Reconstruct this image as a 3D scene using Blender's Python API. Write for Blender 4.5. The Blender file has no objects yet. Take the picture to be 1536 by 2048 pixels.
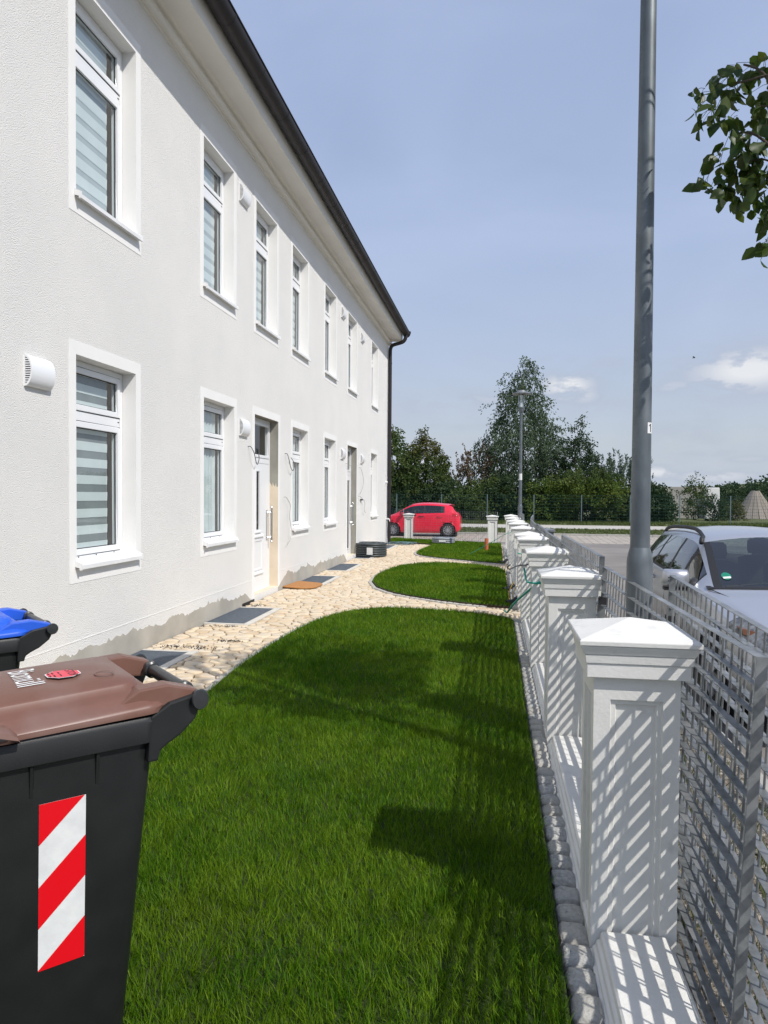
import bpy, bmesh, math, random
import numpy as np
from mathutils import Vector, Matrix

random.seed(7)
RNG = np.random.default_rng(11)
SC = bpy.context.scene
COL = SC.collection
R = math.radians
PI = math.pi

# ------------------------------------------------------------------ camera
F, YAW, PITCH, ROLL, EYE = 1420.0, R(9.12), R(1.41), R(0.4), 1.7
fw = Vector((-math.sin(YAW) * math.cos(PITCH), math.cos(YAW) * math.cos(PITCH), -math.sin(PITCH)))
r0 = Vector((math.cos(YAW), math.sin(YAW), 0))
u0 = r0.cross(fw)
cr = math.cos(ROLL) * r0 + math.sin(ROLL) * u0
cu = -math.sin(ROLL) * r0 + math.cos(ROLL) * u0
cam_d = bpy.data.cameras.new("camera")
cam_d.sensor_fit = 'VERTICAL'
cam_d.sensor_height = 36.0
cam_d.sensor_width = 27.0
cam_d.lens = F / 2048 * 36
cam_d.clip_start = 0.05
cam_d.clip_end = 6000
cam = bpy.data.objects.new("camera", cam_d)
COL.objects.link(cam)
cam.matrix_world = Matrix(((cr.x, cu.x, -fw.x, 0), (cr.y, cu.y, -fw.y, 0), (cr.z, cu.z, -fw.z, EYE), (0, 0, 0, 1)))
SC.camera = cam

# ------------------------------------------------------------------ sun, sky, exposure
SUN_TO = Vector((1.0, -0.68, 1.26)).normalized()
sl = bpy.data.lights.new("sun", 'SUN')
sl.energy = 4.0
sl.angle = R(0.55)
sl.color = (1.0, 0.955, 0.89)
so = bpy.data.objects.new("sun", sl)
COL.objects.link(so)
so.rotation_euler = SUN_TO.to_track_quat('Z', 'Y').to_euler()
so.location = SUN_TO * 60
SC.view_settings.view_transform = 'Standard'
SC.view_settings.look = 'None'
SC.view_settings.gamma = 1.0
SC.view_settings.use_curve_mapping = False
SC.view_settings.exposure = 0.0
SC.render.resolution_x, SC.render.resolution_y = 768, 1024
SC.cycles.max_bounces = 8
SC.cycles.transparent_max_bounces = 16

W = bpy.data.worlds.new("World")
SC.world = W
W.use_nodes = True
wn, wl = W.node_tree.nodes, W.node_tree.links
wn.clear()


def wmath(op, a, b=None, c=None, clamp=False):
    n = wn.new('ShaderNodeMath')
    n.operation = op
    n.use_clamp = clamp
    for i, v in enumerate((a, b, c)):
        if v is None:
            continue
        if isinstance(v, (int, float)):
            n.inputs[i].default_value = v
        else:
            wl.new(v, n.inputs[i])
    return n.outputs[0]


wout = wn.new('ShaderNodeOutputWorld')
sky = wn.new('ShaderNodeTexSky')
sky.sky_type = 'NISHITA'
sky.sun_disc = False
sky.sun_elevation = math.asin(SUN_TO.z)
sky.sun_rotation = math.atan2(SUN_TO.x, SUN_TO.y)
sky.altitude = 500
sky.air_density = 1.0
sky.dust_density = 1.6
sky.ozone_density = 1.0
bg = wn.new('ShaderNodeBackground')
bg.inputs[1].default_value = 0.13
wl.new(sky.outputs[0], bg.inputs[0])
tc = wn.new('ShaderNodeTexCoord')
sep = wn.new('ShaderNodeSeparateXYZ')
wl.new(tc.outputs['Generated'], sep.inputs[0])
az = wmath('ARCTAN2', sep.outputs[0], sep.outputs[1])
el = wmath('ARCSINE', sep.outputs[2])
# thin high veil that pales the whole sky, thicker towards the horizon
vm = wn.new('ShaderNodeMapping')
vm.inputs['Scale'].default_value = (1.0, 1.0, 2.2)
wl.new(tc.outputs['Generated'], vm.inputs[0])
vn = wn.new('ShaderNodeTexNoise')
vn.inputs['Scale'].default_value = 2.3
vn.inputs['Detail'].default_value = 5
vn.inputs['Distortion'].default_value = 0.6
wl.new(vm.outputs[0], vn.inputs['Vector'])
veil = wmath('MULTIPLY_ADD', vn.outputs[0], 0.62, 0.36)
low = wmath('POWER', wmath('SUBTRACT', 1.0, wmath('ABSOLUTE', sep.outputs[2]), clamp=True), 5.0)
veil = wmath('MULTIPLY_ADD', low, 0.42, veil, clamp=True)
bgv = wn.new('ShaderNodeBackground')
vc = wn.new('ShaderNodeMix')
vc.data_type = 'RGBA'
vc.inputs[6].default_value = (0.485, 0.590, 0.855, 1)
vc.inputs[7].default_value = (0.540, 0.600, 0.685, 1)
wl.new(wmath('MULTIPLY', low, 1.5, clamp=True), vc.inputs[0])
wl.new(vc.outputs[2], bgv.inputs[0])
bgv.inputs[1].default_value = 1.0
mx1 = wn.new('ShaderNodeMixShader')
wl.new(veil, mx1.inputs[0])
wl.new(bg.outputs[0], mx1.inputs[1])
wl.new(bgv.outputs[0], mx1.inputs[2])
# cumulus near the horizon: ellipses in azimuth/elevation broken up by noise, plus a general low field
cmb = wn.new('ShaderNodeCombineXYZ')
wl.new(az, cmb.inputs[0])
wl.new(wmath('MULTIPLY', el, 2.1), cmb.inputs[1])
cn = wn.new('ShaderNodeTexNoise')
cn.inputs['Scale'].default_value = 17
cn.inputs['Detail'].default_value = 8
cn.inputs['Roughness'].default_value = 0.6
wl.new(cmb.outputs[0], cn.inputs['Vector'])
cn2 = wn.new('ShaderNodeTexNoise')
cn2.inputs['Scale'].default_value = 9
cn2.inputs['Detail'].default_value = 6
wl.new(cmb.outputs[0], cn2.inputs['Vector'])
CLOUDS = [(1135, 772, 62, 30, 1.0), (1170, 790, 40, 24, .7), (975, 797, 80, 22, .55), (875, 806, 40, 12, .4), (1110, 722, 45, 11, .4), (1215, 727, 45, 14, .45),
          (1500, 740, 120, 46, 1.0), (1345, 772, 70, 18, .6), (1430, 785, 60, 12, .5), (850, 920, 34, 26, .9), (1310, 945, 60, 15, .9), (1430, 952, 90, 16, .8),
          (1420, 906, 70, 9, .5), (1500, 918, 60, 9, .55), (945, 855, 50, 10, .4)]
total = None
for (px, py, sx, sy, amp) in CLOUDS:
    d = fw + (px - 768) / F * cr - (py - 1024) / F * cu
    d.normalize()
    a0, e0 = math.atan2(d.x, d.y), math.asin(d.z)
    da = wmath('MULTIPLY', wmath('SUBTRACT', az, a0), F / sx)
    de = wmath('MULTIPLY', wmath('SUBTRACT', el, e0), F / sy)
    q = wmath('ADD', wmath('MULTIPLY', da, da), wmath('MULTIPLY', de, de))
    g = wmath('MULTIPLY', wmath('EXPONENT', wmath('MULTIPLY', q, -0.9)), amp)
    total = g if total is None else wmath('MAXIMUM', total, g)
band = wmath('MULTIPLY', wmath('EXPONENT', wmath('MULTIPLY', wmath('POWER', wmath('MULTIPLY', wmath('SUBTRACT', el, 0.07), 7.5), 2.0), -1.0)), 0.5)
band = wmath('MULTIPLY', band, wmath('MULTIPLY_ADD', cn2.outputs[0], 3.0, -1.1, clamp=True))
total = wmath('MAXIMUM', total, band)
cm = wmath('MULTIPLY', total, wmath('MULTIPLY_ADD', cn.outputs[0], 4.2, -1.25, clamp=True), clamp=True)
cm = wmath('MULTIPLY', cm, 1.05, clamp=True)
ramp = wn.new('ShaderNodeMapRange')
ramp.inputs[1].default_value = 0.45
ramp.inputs[2].default_value = 1.0
wl.new(cm, ramp.inputs[0])
cc = wn.new('ShaderNodeMix')
cc.data_type = 'RGBA'
cc.inputs[6].default_value = (0.46, 0.51, 0.62, 1)
cc.inputs[7].default_value = (0.80, 0.82, 0.86, 1)
wl.new(ramp.outputs[0], cc.inputs[0])
bgc = wn.new('ShaderNodeBackground')
wl.new(cc.outputs[2], bgc.inputs[0])
mx2 = wn.new('ShaderNodeMixShader')
wl.new(cm, mx2.inputs[0])
wl.new(mx1.outputs[0], mx2.inputs[1])
wl.new(bgc.outputs[0], mx2.inputs[2])
wl.new(mx2.outputs[0], wout.inputs[0])

# ------------------------------------------------------------------ materials
MATS = {}


def mat(name, base, rough=0.6, metal=0.0, var=None, vs=4.0, vdetail=4, bump=0.0, bs=60.0, bdist=0.01, spec=0.5, tint=False, objrand=0.0, var2=None, v2s=0.7,
        coat=0.0, sub=None, trans=0.0, stretch=None, v2lo=.45, v2hi=.62):
    m = bpy.data.materials.new(name)
    m.use_nodes = True
    nt = m.node_tree
    N, L = nt.nodes, nt.links
    b = N['Principled BSDF']
    b.inputs['Roughness'].default_value = rough
    b.inputs['Metallic'].default_value = metal
    b.inputs['Specular IOR Level'].default_value = spec
    b.inputs['Coat Weight'].default_value = coat
    b.inputs['Coat Roughness'].default_value = 0.08
    c = (*base, 1)
    b.inputs['Base Color'].default_value = c
    src = None
    geo = N.new('ShaderNodeNewGeometry')
    vec = geo.outputs['Position']
    if stretch:
        mp = N.new('ShaderNodeMapping')
        mp.inputs['Scale'].default_value = stretch
        L.new(vec, mp.inputs[0])
        vec = mp.outputs[0]

    def mix(fac, a, bb):
        x = N.new('ShaderNodeMix')
        x.data_type = 'RGBA'
        L.new(fac, x.inputs[0])
        for k, v in ((6, a), (7, bb)):
            if isinstance(v, tuple):
                x.inputs[k].default_value = (*v[:3], 1)
            else:
                L.new(v, x.inputs[k])
        return x.outputs[2]

    def noise(scale, det, lo=.35, hi=.65):
        n = N.new('ShaderNodeTexNoise')
        n.inputs['Scale'].default_value = scale
        n.inputs['Detail'].default_value = det
        L.new(vec, n.inputs['Vector'])
        r = N.new('ShaderNodeMapRange')
        r.inputs[1].default_value = lo
        r.inputs[2].default_value = hi
        L.new(n.outputs[0], r.inputs[0])
        return r.outputs[0]
    cur = tuple(base)
    if tint and var:
        at = N.new('ShaderNodeAttribute')
        at.attribute_name = 'tint'
        cur = mix(at.outputs['Fac'], cur, var)
    elif objrand and var:
        oi = N.new('ShaderNodeObjectInfo')
        cur = mix(oi.outputs['Random'], cur, var)
    elif var:
        cur = mix(noise(vs, vdetail), cur, var)
    if var2:
        cur = mix(noise(v2s, 5, v2lo, v2hi), cur, var2)
    if not isinstance(cur, tuple):
        L.new(cur, b.inputs['Base Color'])
    if bump:
        n = N.new('ShaderNodeTexNoise')
        n.inputs['Scale'].default_value = bs
        n.inputs['Detail'].default_value = 3
        L.new(vec, n.inputs['Vector'])
        bp = N.new('ShaderNodeBump')
        bp.inputs['Strength'].default_value = bump
        bp.inputs['Distance'].default_value = bdist
        L.new(n.outputs[0], bp.inputs['Height'])
        L.new(bp.outputs[0], b.inputs['Normal'])
    if trans:   # leaves: let some light through
        tr = N.new('ShaderNodeBsdfTranslucent')
        if isinstance(cur, tuple):
            tr.inputs[0].default_value = (*cur, 1)
        else:
            L.new(cur, tr.inputs[0])
        ms = N.new('ShaderNodeMixShader')
        ms.inputs[0].default_value = trans
        L.new(b.outputs[0], ms.inputs[1])
        L.new(tr.outputs[0], ms.inputs[2])
        L.new(ms.outputs[0], N['Material Output'].inputs[0])
    MATS[name] = m
    return m


def glass_mat(name, tint=(1, 1, 1), gl=1.0, ior=1.52):
    m = bpy.data.materials.new(name)
    m.use_nodes = True
    N, L = m.node_tree.nodes, m.node_tree.links
    N.remove(N['Principled BSDF'])
    t = N.new('ShaderNodeBsdfTransparent')
    t.inputs[0].default_value = (*tint, 1)
    g = N.new('ShaderNodeBsdfGlossy')
    g.inputs['Roughness'].default_value = 0.015
    f = N.new('ShaderNodeFresnel')
    ge = N.new('ShaderNodeNewGeometry')
    io = N.new('ShaderNodeMapRange')       # the Fresnel node inverts the index on back faces; undo that for these thin single sheets
    io.inputs[3].default_value = ior
    io.inputs[4].default_value = 1 / ior
    L.new(ge.outputs['Backfacing'], io.inputs[0])
    L.new(io.outputs[0], f.inputs[0])
    mm = N.new('ShaderNodeMath')
    mm.operation = 'MULTIPLY_ADD'
    mm.use_clamp = True
    mm.inputs[1].default_value = 1.25 * gl
    mm.inputs[2].default_value = 0.03
    L.new(f.outputs[0], mm.inputs[0])
    x = N.new('ShaderNodeMixShader')
    L.new(mm.outputs[0], x.inputs[0])
    L.new(t.outputs[0], x.inputs[1])
    L.new(g.outputs[0], x.inputs[2])
    L.new(x.outputs[0], N['Material Output'].inputs[0])
    MATS[name] = m
    return m


M_stucco = mat('stucco', (.80, .787, .755), .9, var=(.765, .755, .728), vs=1.2, bump=1.0, bs=105, bdist=.012, spec=.2)
M_trim = mat('smooth_render', (.82, .81, .79), .85, var=(.79, .785, .765), vs=3, bump=.12, bs=150, spec=.2)
M_cornice = mat('cornice_paint', (.78, .76, .71), .85, var=(.73, .71, .66), vs=1.3, spec=.2, bump=.08, bs=40)
M_cement = mat('cement', (.47, .44, .38), .95, var=(.37, .35, .305), vs=2.2, bump=.3, bs=70, spec=.1)
M_cream = mat('cream_plaster', (.74, .64, .50), .95, var=(.68, .58, .45), vs=3, bump=.2, bs=80, spec=.1)
M_greyreveal = mat('grey_plaster', (.34, .33, .285), .95, var=(.27, .26, .23), vs=3, bump=.2, bs=80, spec=.1)
M_pvc = mat('white_pvc', (.80, .81, .82), .28, spec=.5, var=(.78, .79, .80), vs=2)
M_sill = mat('white_metal', (.80, .80, .80), .35, var=(.74, .74, .73), vs=6)
M_glass = glass_mat('window_glass', (.86, .91, .91), 1.0)
M_carglass = glass_mat('car_glass', (.48, .55, .53), 1.35)
M_blind_l = mat('blind_light', (.80, .83, .83), .9, var=(.74, .77, .77), vs=3)
M_blind_d = mat('blind_dark', (.30, .32, .325), .9, var=(.25, .265, .275), vs=3)
M_blind_m = mat('blind_mid', (.56, .59, .60), .9, var=(.50, .53, .54), vs=3)
M_curtain = mat('curtain', (.70, .73, .73), .95, var=(.60, .63, .635), vs=5)
M_dark = mat('dark_interior', (.045, .048, .055), .9, var=(.035, .036, .04), vs=1)
M_gasket = mat('black_gasket', (.015, .015, .017), .6)
M_gutter = mat('brown_gutter', (.021, .018, .020), .5, var=(.028, .024, .025), vs=4, spec=.3)
M_tile = mat('roof_tile', (.10, .05, .035), .8, var=(.075, .04, .03), vs=2)
M_white = mat('white_concrete', (.735, .73, .695), .8, var=(.69, .685, .65), vs=5, bump=.12, bs=90, spec=.3, var2=(.56, .55, .52), v2s=13, v2lo=.60, v2hi=.82)
M_galv = mat('galvanised_steel', (.25, .264, .266), .42, metal=.45, var=(.175, .186, .19), vs=38, vdetail=6, var2=(.345, .355, .36), v2s=6, v2lo=.5, v2hi=.7)
M_pole = mat('galvanised_pole', (.145, .168, .186), .5, metal=.45, var=(.112, .13, .144), vs=16, vdetail=8, var2=(.205, .23, .248), v2s=9, v2lo=.5, v2hi=.8, stretch=(1, 1, .4))
M_sett = mat('granite', (.46, .46, .44), .9, var=(.33, .33, .315), vs=55, vdetail=6, bump=.9, bs=75, bdist=.008, var2=(.42, .40, .35), v2s=3)
M_sett2 = mat('light_sett', (.47, .45, .41), .9, var=(.37, .355, .325), vs=50, bump=.5, bs=80)
M_paver = mat('beige_paver', (.70, .58, .415), .9, var=(.53, .40, .255), tint=True, bump=.5, bs=70, bdist=.006, var2=(.60, .52, .41), v2s=6)
M_joint = mat('joint_sand', (.080, .067, .052), 1.0, var=(.16, .135, .10), vs=60, bump=.6, bs=120)
M_soil = mat('soil', (.065, .043, .027), 1.0, var=(.04, .028, .018), vs=30, bump=.8, bs=60, bdist=.02)
M_turf = mat('turf', (.022, .050, .004), 1.0, var=(.036, .052, .008), vs=9, bump=.8, bs=90, bdist=.02)
M_grass = mat('grass_blade', (.049, .146, .002), .55, var=(.215, .325, .016), tint=True, spec=.22, trans=.40, var2=(.130, .200, .006), v2s=1.4, v2lo=.52, v2hi=.80)
M_wild = mat('wild_grass', (.060, .105, .018), .7, var=(.12, .14, .035), tint=True, trans=.3)
M_gravel = mat('gravel', (.21, .18, .145), 1.0, var=(.10, .082, .06), vs=45, vdetail=8, bump=1, bs=45, bdist=.03, var2=(.42, .39, .34), v2s=16, v2lo=.55, v2hi=.7)
M_pebble = mat('pebble', (.36, .32, .27), .9, var=(.17, .145, .115), tint=True)
M_asphalt = mat('asphalt', (.225, .205, .185), .95, var=(.185, .17, .155), vs=1.6, bump=.3, bs=160, var2=(.26, .24, .215), v2s=.35)
M_kerb = mat('concrete_kerb', (.42, .405, .37), .9, var=(.34, .33, .30), vs=7, bump=.2, bs=90)
M_pavement = mat('pale_pavement', (.52, .49, .435), .95, var=(.46, .43, .385), vs=1.2, bump=.2, bs=60)
M_verge = mat('verge', (.075, .10, .025), 1.0, var=(.12, .125, .05), vs=2.2, bump=1, bs=14, bdist=.05)
M_field = mat('field', (.09, .11, .04), 1.0, var=(.13, .13, .06), vs=.05, bump=.5, bs=3, bdist=.1)
M_black = mat('black_plastic', (.012, .013, .0135), .42, var=(.016, .017, .0175), vs=9, bump=.10, bs=260, bdist=.003, spec=.45)
M_black2 = mat('black_handle', (.030, .033, .035), .32, spec=.5)
M_brown = mat('brown_plastic', (.155, .074, .053), .42, var=(.175, .085, .062), vs=6, spec=.5, var2=(.20, .125, .105), v2s=5.5, v2lo=.45, v2hi=.75, bump=.04, bs=30)
M_blue = mat('blue_plastic', (.018, .10, .60), .4, var=(.020, .115, .64), vs=4, spec=.45)
M_red = mat('red_film', (.72, .004, .012), .3, spec=.5)
M_wfilm = mat('white_film', (.74, .75, .74), .35, var=(.66, .67, .67), vs=22, bump=.1, bs=40)
M_pink = mat('red_sticker', (.78, .045, .08), .4, var=(.74, .06, .10), vs=20)
M_inkw = mat('white_print', (.80, .80, .79), .5)
M_inkb = mat('black_print', (.02, .015, .015), .6)
M_green = mat('green_sticker', (.01, .22, .13), .4)
M_silver = mat('silver_paint', (.52, .53, .565), .30, metal=.6, coat=.6, var=(.51, .52, .555), vs=1)
M_redp = mat('red_paint', (.74, .010, .042), .3, coat=.5, var=(.72, .010, .04), vs=1)
M_tyre = mat('tyre_rubber', (.018, .018, .019), .85, bump=.2, bs=70)
M_rim = mat('alloy', (.62, .63, .65), .28, metal=.85)
M_lamp = mat('clear_lens', (.26, .27, .28), .10, spec=.8, var=(.07, .075, .08), vs=22)
M_orange = mat('amber_lens', (.20, .085, .045), .2)
M_tail = mat('red_lens', (.45, .008, .012), .15)
M_seat = mat('seat_cloth', (.022, .023, .025), .9)
M_dash = mat('dashboard', (.028, .028, .03), .7)
M_bark = mat('bark', (.085, .068, .052), .95, var=(.05, .04, .03), vs=30, bump=.6, bs=40)
M_barkl = mat('pale_bark', (.30, .285, .26), .9, var=(.10, .09, .08), vs=9)
M_leafp = mat('pear_leaf', (.024, .062, .008), .42, var=(.095, .125, .016), tint=True, trans=.40, spec=.4)
M_rope = mat('green_rope', (.0, .33, .245), .5)
M_coilb = mat('black_pipe', (.03, .04, .042), .45, var=(.045, .055, .058), vs=20)
M_coilg = mat('grey_pipe', (.26, .28, .30), .5, var=(.20, .22, .24), vs=20)
M_orpipe = mat('orange_pvc', (.52, .145, .06), .5, var=(.48, .13, .055), vs=6)
M_coir = mat('coir', (.46, .22, .075), .95, var=(.40, .18, .06), vs=40, bump=.5, bs=150)
M_grate = mat('grating_steel', (.20, .235, .275), .5, metal=.45, var=(.155, .185, .22), vs=20)
M_wframe = mat('pale_concrete', (.62, .595, .53), .9, var=(.54, .51, .455), vs=8, bump=.2, bs=90)
M_wire = mat('dark_wire', (.05, .05, .055), .6)
M_wireg = mat('grey_wire', (.35, .35, .34), .6)
M_yellow = mat('yellow_wire', (.52, .36, .05), .6)
M_teal = mat('teal_cable', (.10, .17, .19), .6)
M_fgreen = mat('dark_green_steel', (.018, .060, .055), .5, metal=.2)
M_fpost = mat('grey_green_post', (.12, .17, .175), .5, metal=.3)
M_bunker = mat('weathered_concrete', (.34, .325, .29), .95, var=(.25, .24, .215), vs=1.2, bump=.3, bs=8, stretch=(1, 1, .5))
M_wwall = mat('whitewashed_wall', (.80, .79, .76), .9, var=(.72, .71, .68), vs=2)
M_plank = mat('grey_plank', (.30, .265, .225), .9, var=(.19, .165, .135), objrand=1, bump=.3, bs=20)
M_steel = mat('brushed_steel', (.50, .51, .52), .28, metal=.95)
M_lglass = mat('frosted_lamp_glass', (.72, .74, .74), .25, spec=.6)
M_bird = mat('bird_feather', (.03, .03, .035), .8)
M_paver_r = None   # road paver material is built with its surface below

# ------------------------------------------------------------------ object helpers
WPOS, CH = {}, {}


def reg(o, parent, loc):
    COL.objects.link(o)
    o.location = loc
    WPOS[o.name] = Vector(loc)
    if parent is not None:
        o.parent = parent
        WPOS[o.name] = WPOS[parent.name] + Vector(loc)
        CH.setdefault(parent.name, []).append(o)
    return o


def tag(o, label=None, cat=None, group=None, kind=None):
    for k, v in (('label', label), ('category', cat), ('group', group), ('kind', kind)):
        if v:
            o[k] = v
    return o


def thing(name, label, cat, loc=(0, 0, 0), rz=0.0, group=None, kind=None):
    o = bpy.data.objects.new(name, None)
    o.empty_display_size = .1
    reg(o, None, loc)
    o.rotation_euler.z = rz
    return tag(o, label, cat, group, kind)


def dup(o, parent=None, loc=None, rz=None):
    c = o.copy()
    COL.objects.link(c)
    if parent is not None:
        c.parent = parent
    if loc is not None:
        c.location = loc
    if rz is not None:
        c.rotation_euler.z = rz
    WPOS[c.name] = Vector(c.location)
    for k in CH.get(o.name, []):
        d = dup(k, c)
        CH.setdefault(c.name, []).append(d)
    return c


def big_mesh(name, co, faces_idx, sizes, mats, tint=None, smooth=False, mi=None):
    me = bpy.data.meshes.new(name)
    co = np.asarray(co, dtype=np.float32)
    me.vertices.add(len(co))
    me.vertices.foreach_set('co', co.ravel())
    fi = np.asarray(faces_idx, dtype=np.int32).ravel()
    sizes = np.asarray(sizes, dtype=np.int32)
    me.loops.add(len(fi))
    me.loops.foreach_set('vertex_index', fi)
    me.polygons.add(len(sizes))
    st = np.zeros(len(sizes), dtype=np.int32)
    st[1:] = np.cumsum(sizes)[:-1]
    me.polygons.foreach_set('loop_start', st)
    if mi is not None:
        me.polygons.foreach_set('material_index', np.asarray(mi, dtype=np.int32))
    me.polygons.foreach_set('use_smooth', np.full(len(sizes), smooth, dtype=bool))
    for m in mats:
        me.materials.append(m)
    me.update(calc_edges=True)
    if tint is not None:
        a = me.attributes.new('tint', 'FLOAT', 'POINT')
        a.data.foreach_set('value', np.asarray(tint, dtype=np.float32))
    return me


class MB:
    def __init__(s):
        s.v, s.f, s.m, s.t = [], [], [], None

    def poly(s, pts, m=0):
        n = len(s.v)
        s.v += [tuple(p) for p in pts]
        s.f.append(tuple(range(n, n + len(pts))))
        s.m.append(m)

    def box(s, x0, x1, y0, y1, z0, z1, m=0):
        n = len(s.v)
        s.v += [(x0, y0, z0), (x1, y0, z0), (x1, y1, z0), (x0, y1, z0), (x0, y0, z1), (x1, y0, z1), (x1, y1, z1), (x0, y1, z1)]
        for f in ((0, 3, 2, 1), (4, 5, 6, 7), (0, 1, 5, 4), (1, 2, 6, 5), (2, 3, 7, 6), (3, 0, 4, 7)):
            s.f.append(tuple(n + i for i in f))
            s.m.append(m)
        return s

    def rings(s, rs, m=0, cap0=True, cap1=True, close=True):
        n = len(s.v)
        k = len(rs[0])
        for r in rs:
            s.v += [tuple(p) for p in r]
        for i in range(len(rs) - 1):
            for j in range(k if close else k - 1):
                a, b = n + i * k + j, n + i * k + (j + 1) % k
                s.f.append((a, b, b + k, a + k))
                s.m.append(m)
        if cap0:
            s.f.append(tuple(n + j for j in range(k))[::-1])
            s.m.append(m)
        if cap1:
            s.f.append(tuple(n + (len(rs) - 1) * k + j for j in range(k)))
            s.m.append(m)
        return s

    def tube(s, path, r, n=8, m=0, cap=True):
        path = [Vector([float(c) for c in p]) for p in path]
        rr = [float(q) for q in r] if isinstance(r, (list, tuple)) else float(r)
        r = rr
        rr = r if isinstance(r, (list, tuple)) else [r] * len(path)
        rs = []
        t0 = (path[1] - path[0]).normalized()
        side = t0.orthogonal().normalized()
        for i, p in enumerate(path):
            t = (path[min(i + 1, len(path) - 1)] - path[max(i - 1, 0)])
            t = t.normalized() if t.length > 1e-9 else t0
            side = side - t * side.dot(t)
            side = side.normalized() if side.length > 1e-6 else t.orthogonal().normalized()
            b = t.cross(side)
            rs.append([p + rr[i] * (math.cos(2 * PI * k / n) * side + math.sin(2 * PI * k / n) * b) for k in range(n)])
        return s.rings(rs, m, cap, cap)

    def lathe(s, prof, n=24, c=(0, 0, 0), m=0, axis='z', cap=True):
        rs = []
        for (r, z) in prof:
            ring = []
            for k in range(n):
                a = 2 * PI * k / n
                x, y = r * math.cos(a), r * math.sin(a)
                if axis == 'z':
                    ring.append((c[0] + x, c[1] + y, c[2] + z))
                elif axis == 'y':
                    ring.append((c[0] + y, c[1] + z, c[2] + x))
                else:
                    ring.append((c[0] + z, c[1] + x, c[2] + y))
            rs.append(ring)
        return s.rings(rs, m, cap, cap)

    def prism(s, poly, z0, z1, m=0):
        return s.rings([[(x, y, z0) for x, y in poly], [(x, y, z1) for x, y in poly]], m)

    def build(s, name, mats, parent=None, loc=None, smooth=False, world=True, tint=None, bevel=0, auto=None):
        if not isinstance(mats, (list, tuple)):
            mats = [mats]
        me = bpy.data.meshes.new(name)
        off = Vector((0, 0, 0))
        if parent is not None:
            l = Vector((0, 0, 0))
            if world:
                off = WPOS[parent.name]
        else:
            l = Vector(loc) if loc is not None else Vector((0, 0, 0))
            off = l if world else off
        me.from_pydata([(x - off.x, y - off.y, z - off.z) for x, y, z in s.v], [], s.f)
        for m in mats:
            me.materials.append(m)
        me.polygons.foreach_set('material_index', s.m)
        if bevel:
            bm = bmesh.new()
            bm.from_mesh(me)
            bmesh.ops.remove_doubles(bm, verts=bm.verts, dist=1e-5)
            ed = [e for e in bm.edges if len(e.link_faces) == 2 and e.calc_face_angle(0) > R(35)]
            bmesh.ops.bevel(bm, geom=ed, offset=bevel, segments=2, profile=.6, affect='EDGES', clamp_overlap=True)
            bm.to_mesh(me)
            bm.free()
        if smooth:
            me.polygons.foreach_set('use_smooth', [True] * len(me.polygons))
            if auto is not None:
                me.set_sharp_from_angle(angle=R(auto))
        if tint is not None:
            a = me.attributes.new('tint', 'FLOAT', 'POINT')
            a.data.foreach_set('value', tint)
        me.update()
        o = bpy.data.objects.new(name, me)
        return reg(o, parent, l)


def catmull(pts, n=6, closed=True):
    pts = [np.array(p, float) for p in pts]
    out = []
    N = len(pts)
    for i in range(N if closed else N - 1):
        p0, p1, p2, p3 = (pts[(i - 1) % N] if closed or i > 0 else pts[0]), pts[i], pts[(i + 1) % N], (pts[(i + 2) % N] if closed or i + 2 < N else pts[-1])
        for k in range(n):
            t = k / n
            out.append(.5 * ((2 * p1) + (-p0 + p2) * t + (2 * p0 - 5 * p1 + 4 * p2 - p3) * t * t + (-p0 + 3 * p1 - 3 * p2 + p3) * t ** 3))
    if not closed:
        out.append(pts[-1])
    return [tuple(p) for p in out]


def in_poly(P, poly):
    P = np.asarray(P)
    x, y = P[:, 0], P[:, 1]
    c = np.zeros(len(P), bool)
    n = len(poly)
    for i in range(n):
        x1, y1 = poly[i]
        x2, y2 = poly[(i + 1) % n]
        hit = ((y1 > y) != (y2 > y)) & (x < (x2 - x1) * (y - y1) / (y2 - y1 + 1e-12) + x1)
        c ^= hit
    return c


def edge_dist(P, poly):
    P = np.asarray(P, float)
    d = np.full(len(P), 1e9)
    n = len(poly)
    for i in range(n):
        a, b = np.array(poly[i]), np.array(poly[(i + 1) % n])
        ab = b - a
        t = np.clip(((P - a) @ ab) / (ab @ ab + 1e-12), 0, 1)
        d = np.minimum(d, np.linalg.norm(P - (a + t[:, None] * ab), axis=1))
    return d


# ------------------------------------------------------------------ ground, roads
GZ = -0.17          # street level beyond the garden
g = MB()
g.poly([(-900, -900, -.26), (900, -900, -.26), (900, 900, -.26), (-900, 900, -.26)])
tag(g.build('ground', M_field), kind='structure')
g = MB()
g.prism([(-3.97, -3), (.40, -3), (.40, 24.7), (-3.97, 27.1)], -.25, -.022)
tag(g.build('garden_bed', M_joint), kind='structure')
g = MB()
g.poly([(1.62, -30, GZ), (40, -30, GZ), (40, 35.05, GZ), (-40, 35.05, GZ), (-40, 25.0, GZ), (1.62, 25.0, GZ)])
tag(g.build('road', M_asphalt), kind='structure')


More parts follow.
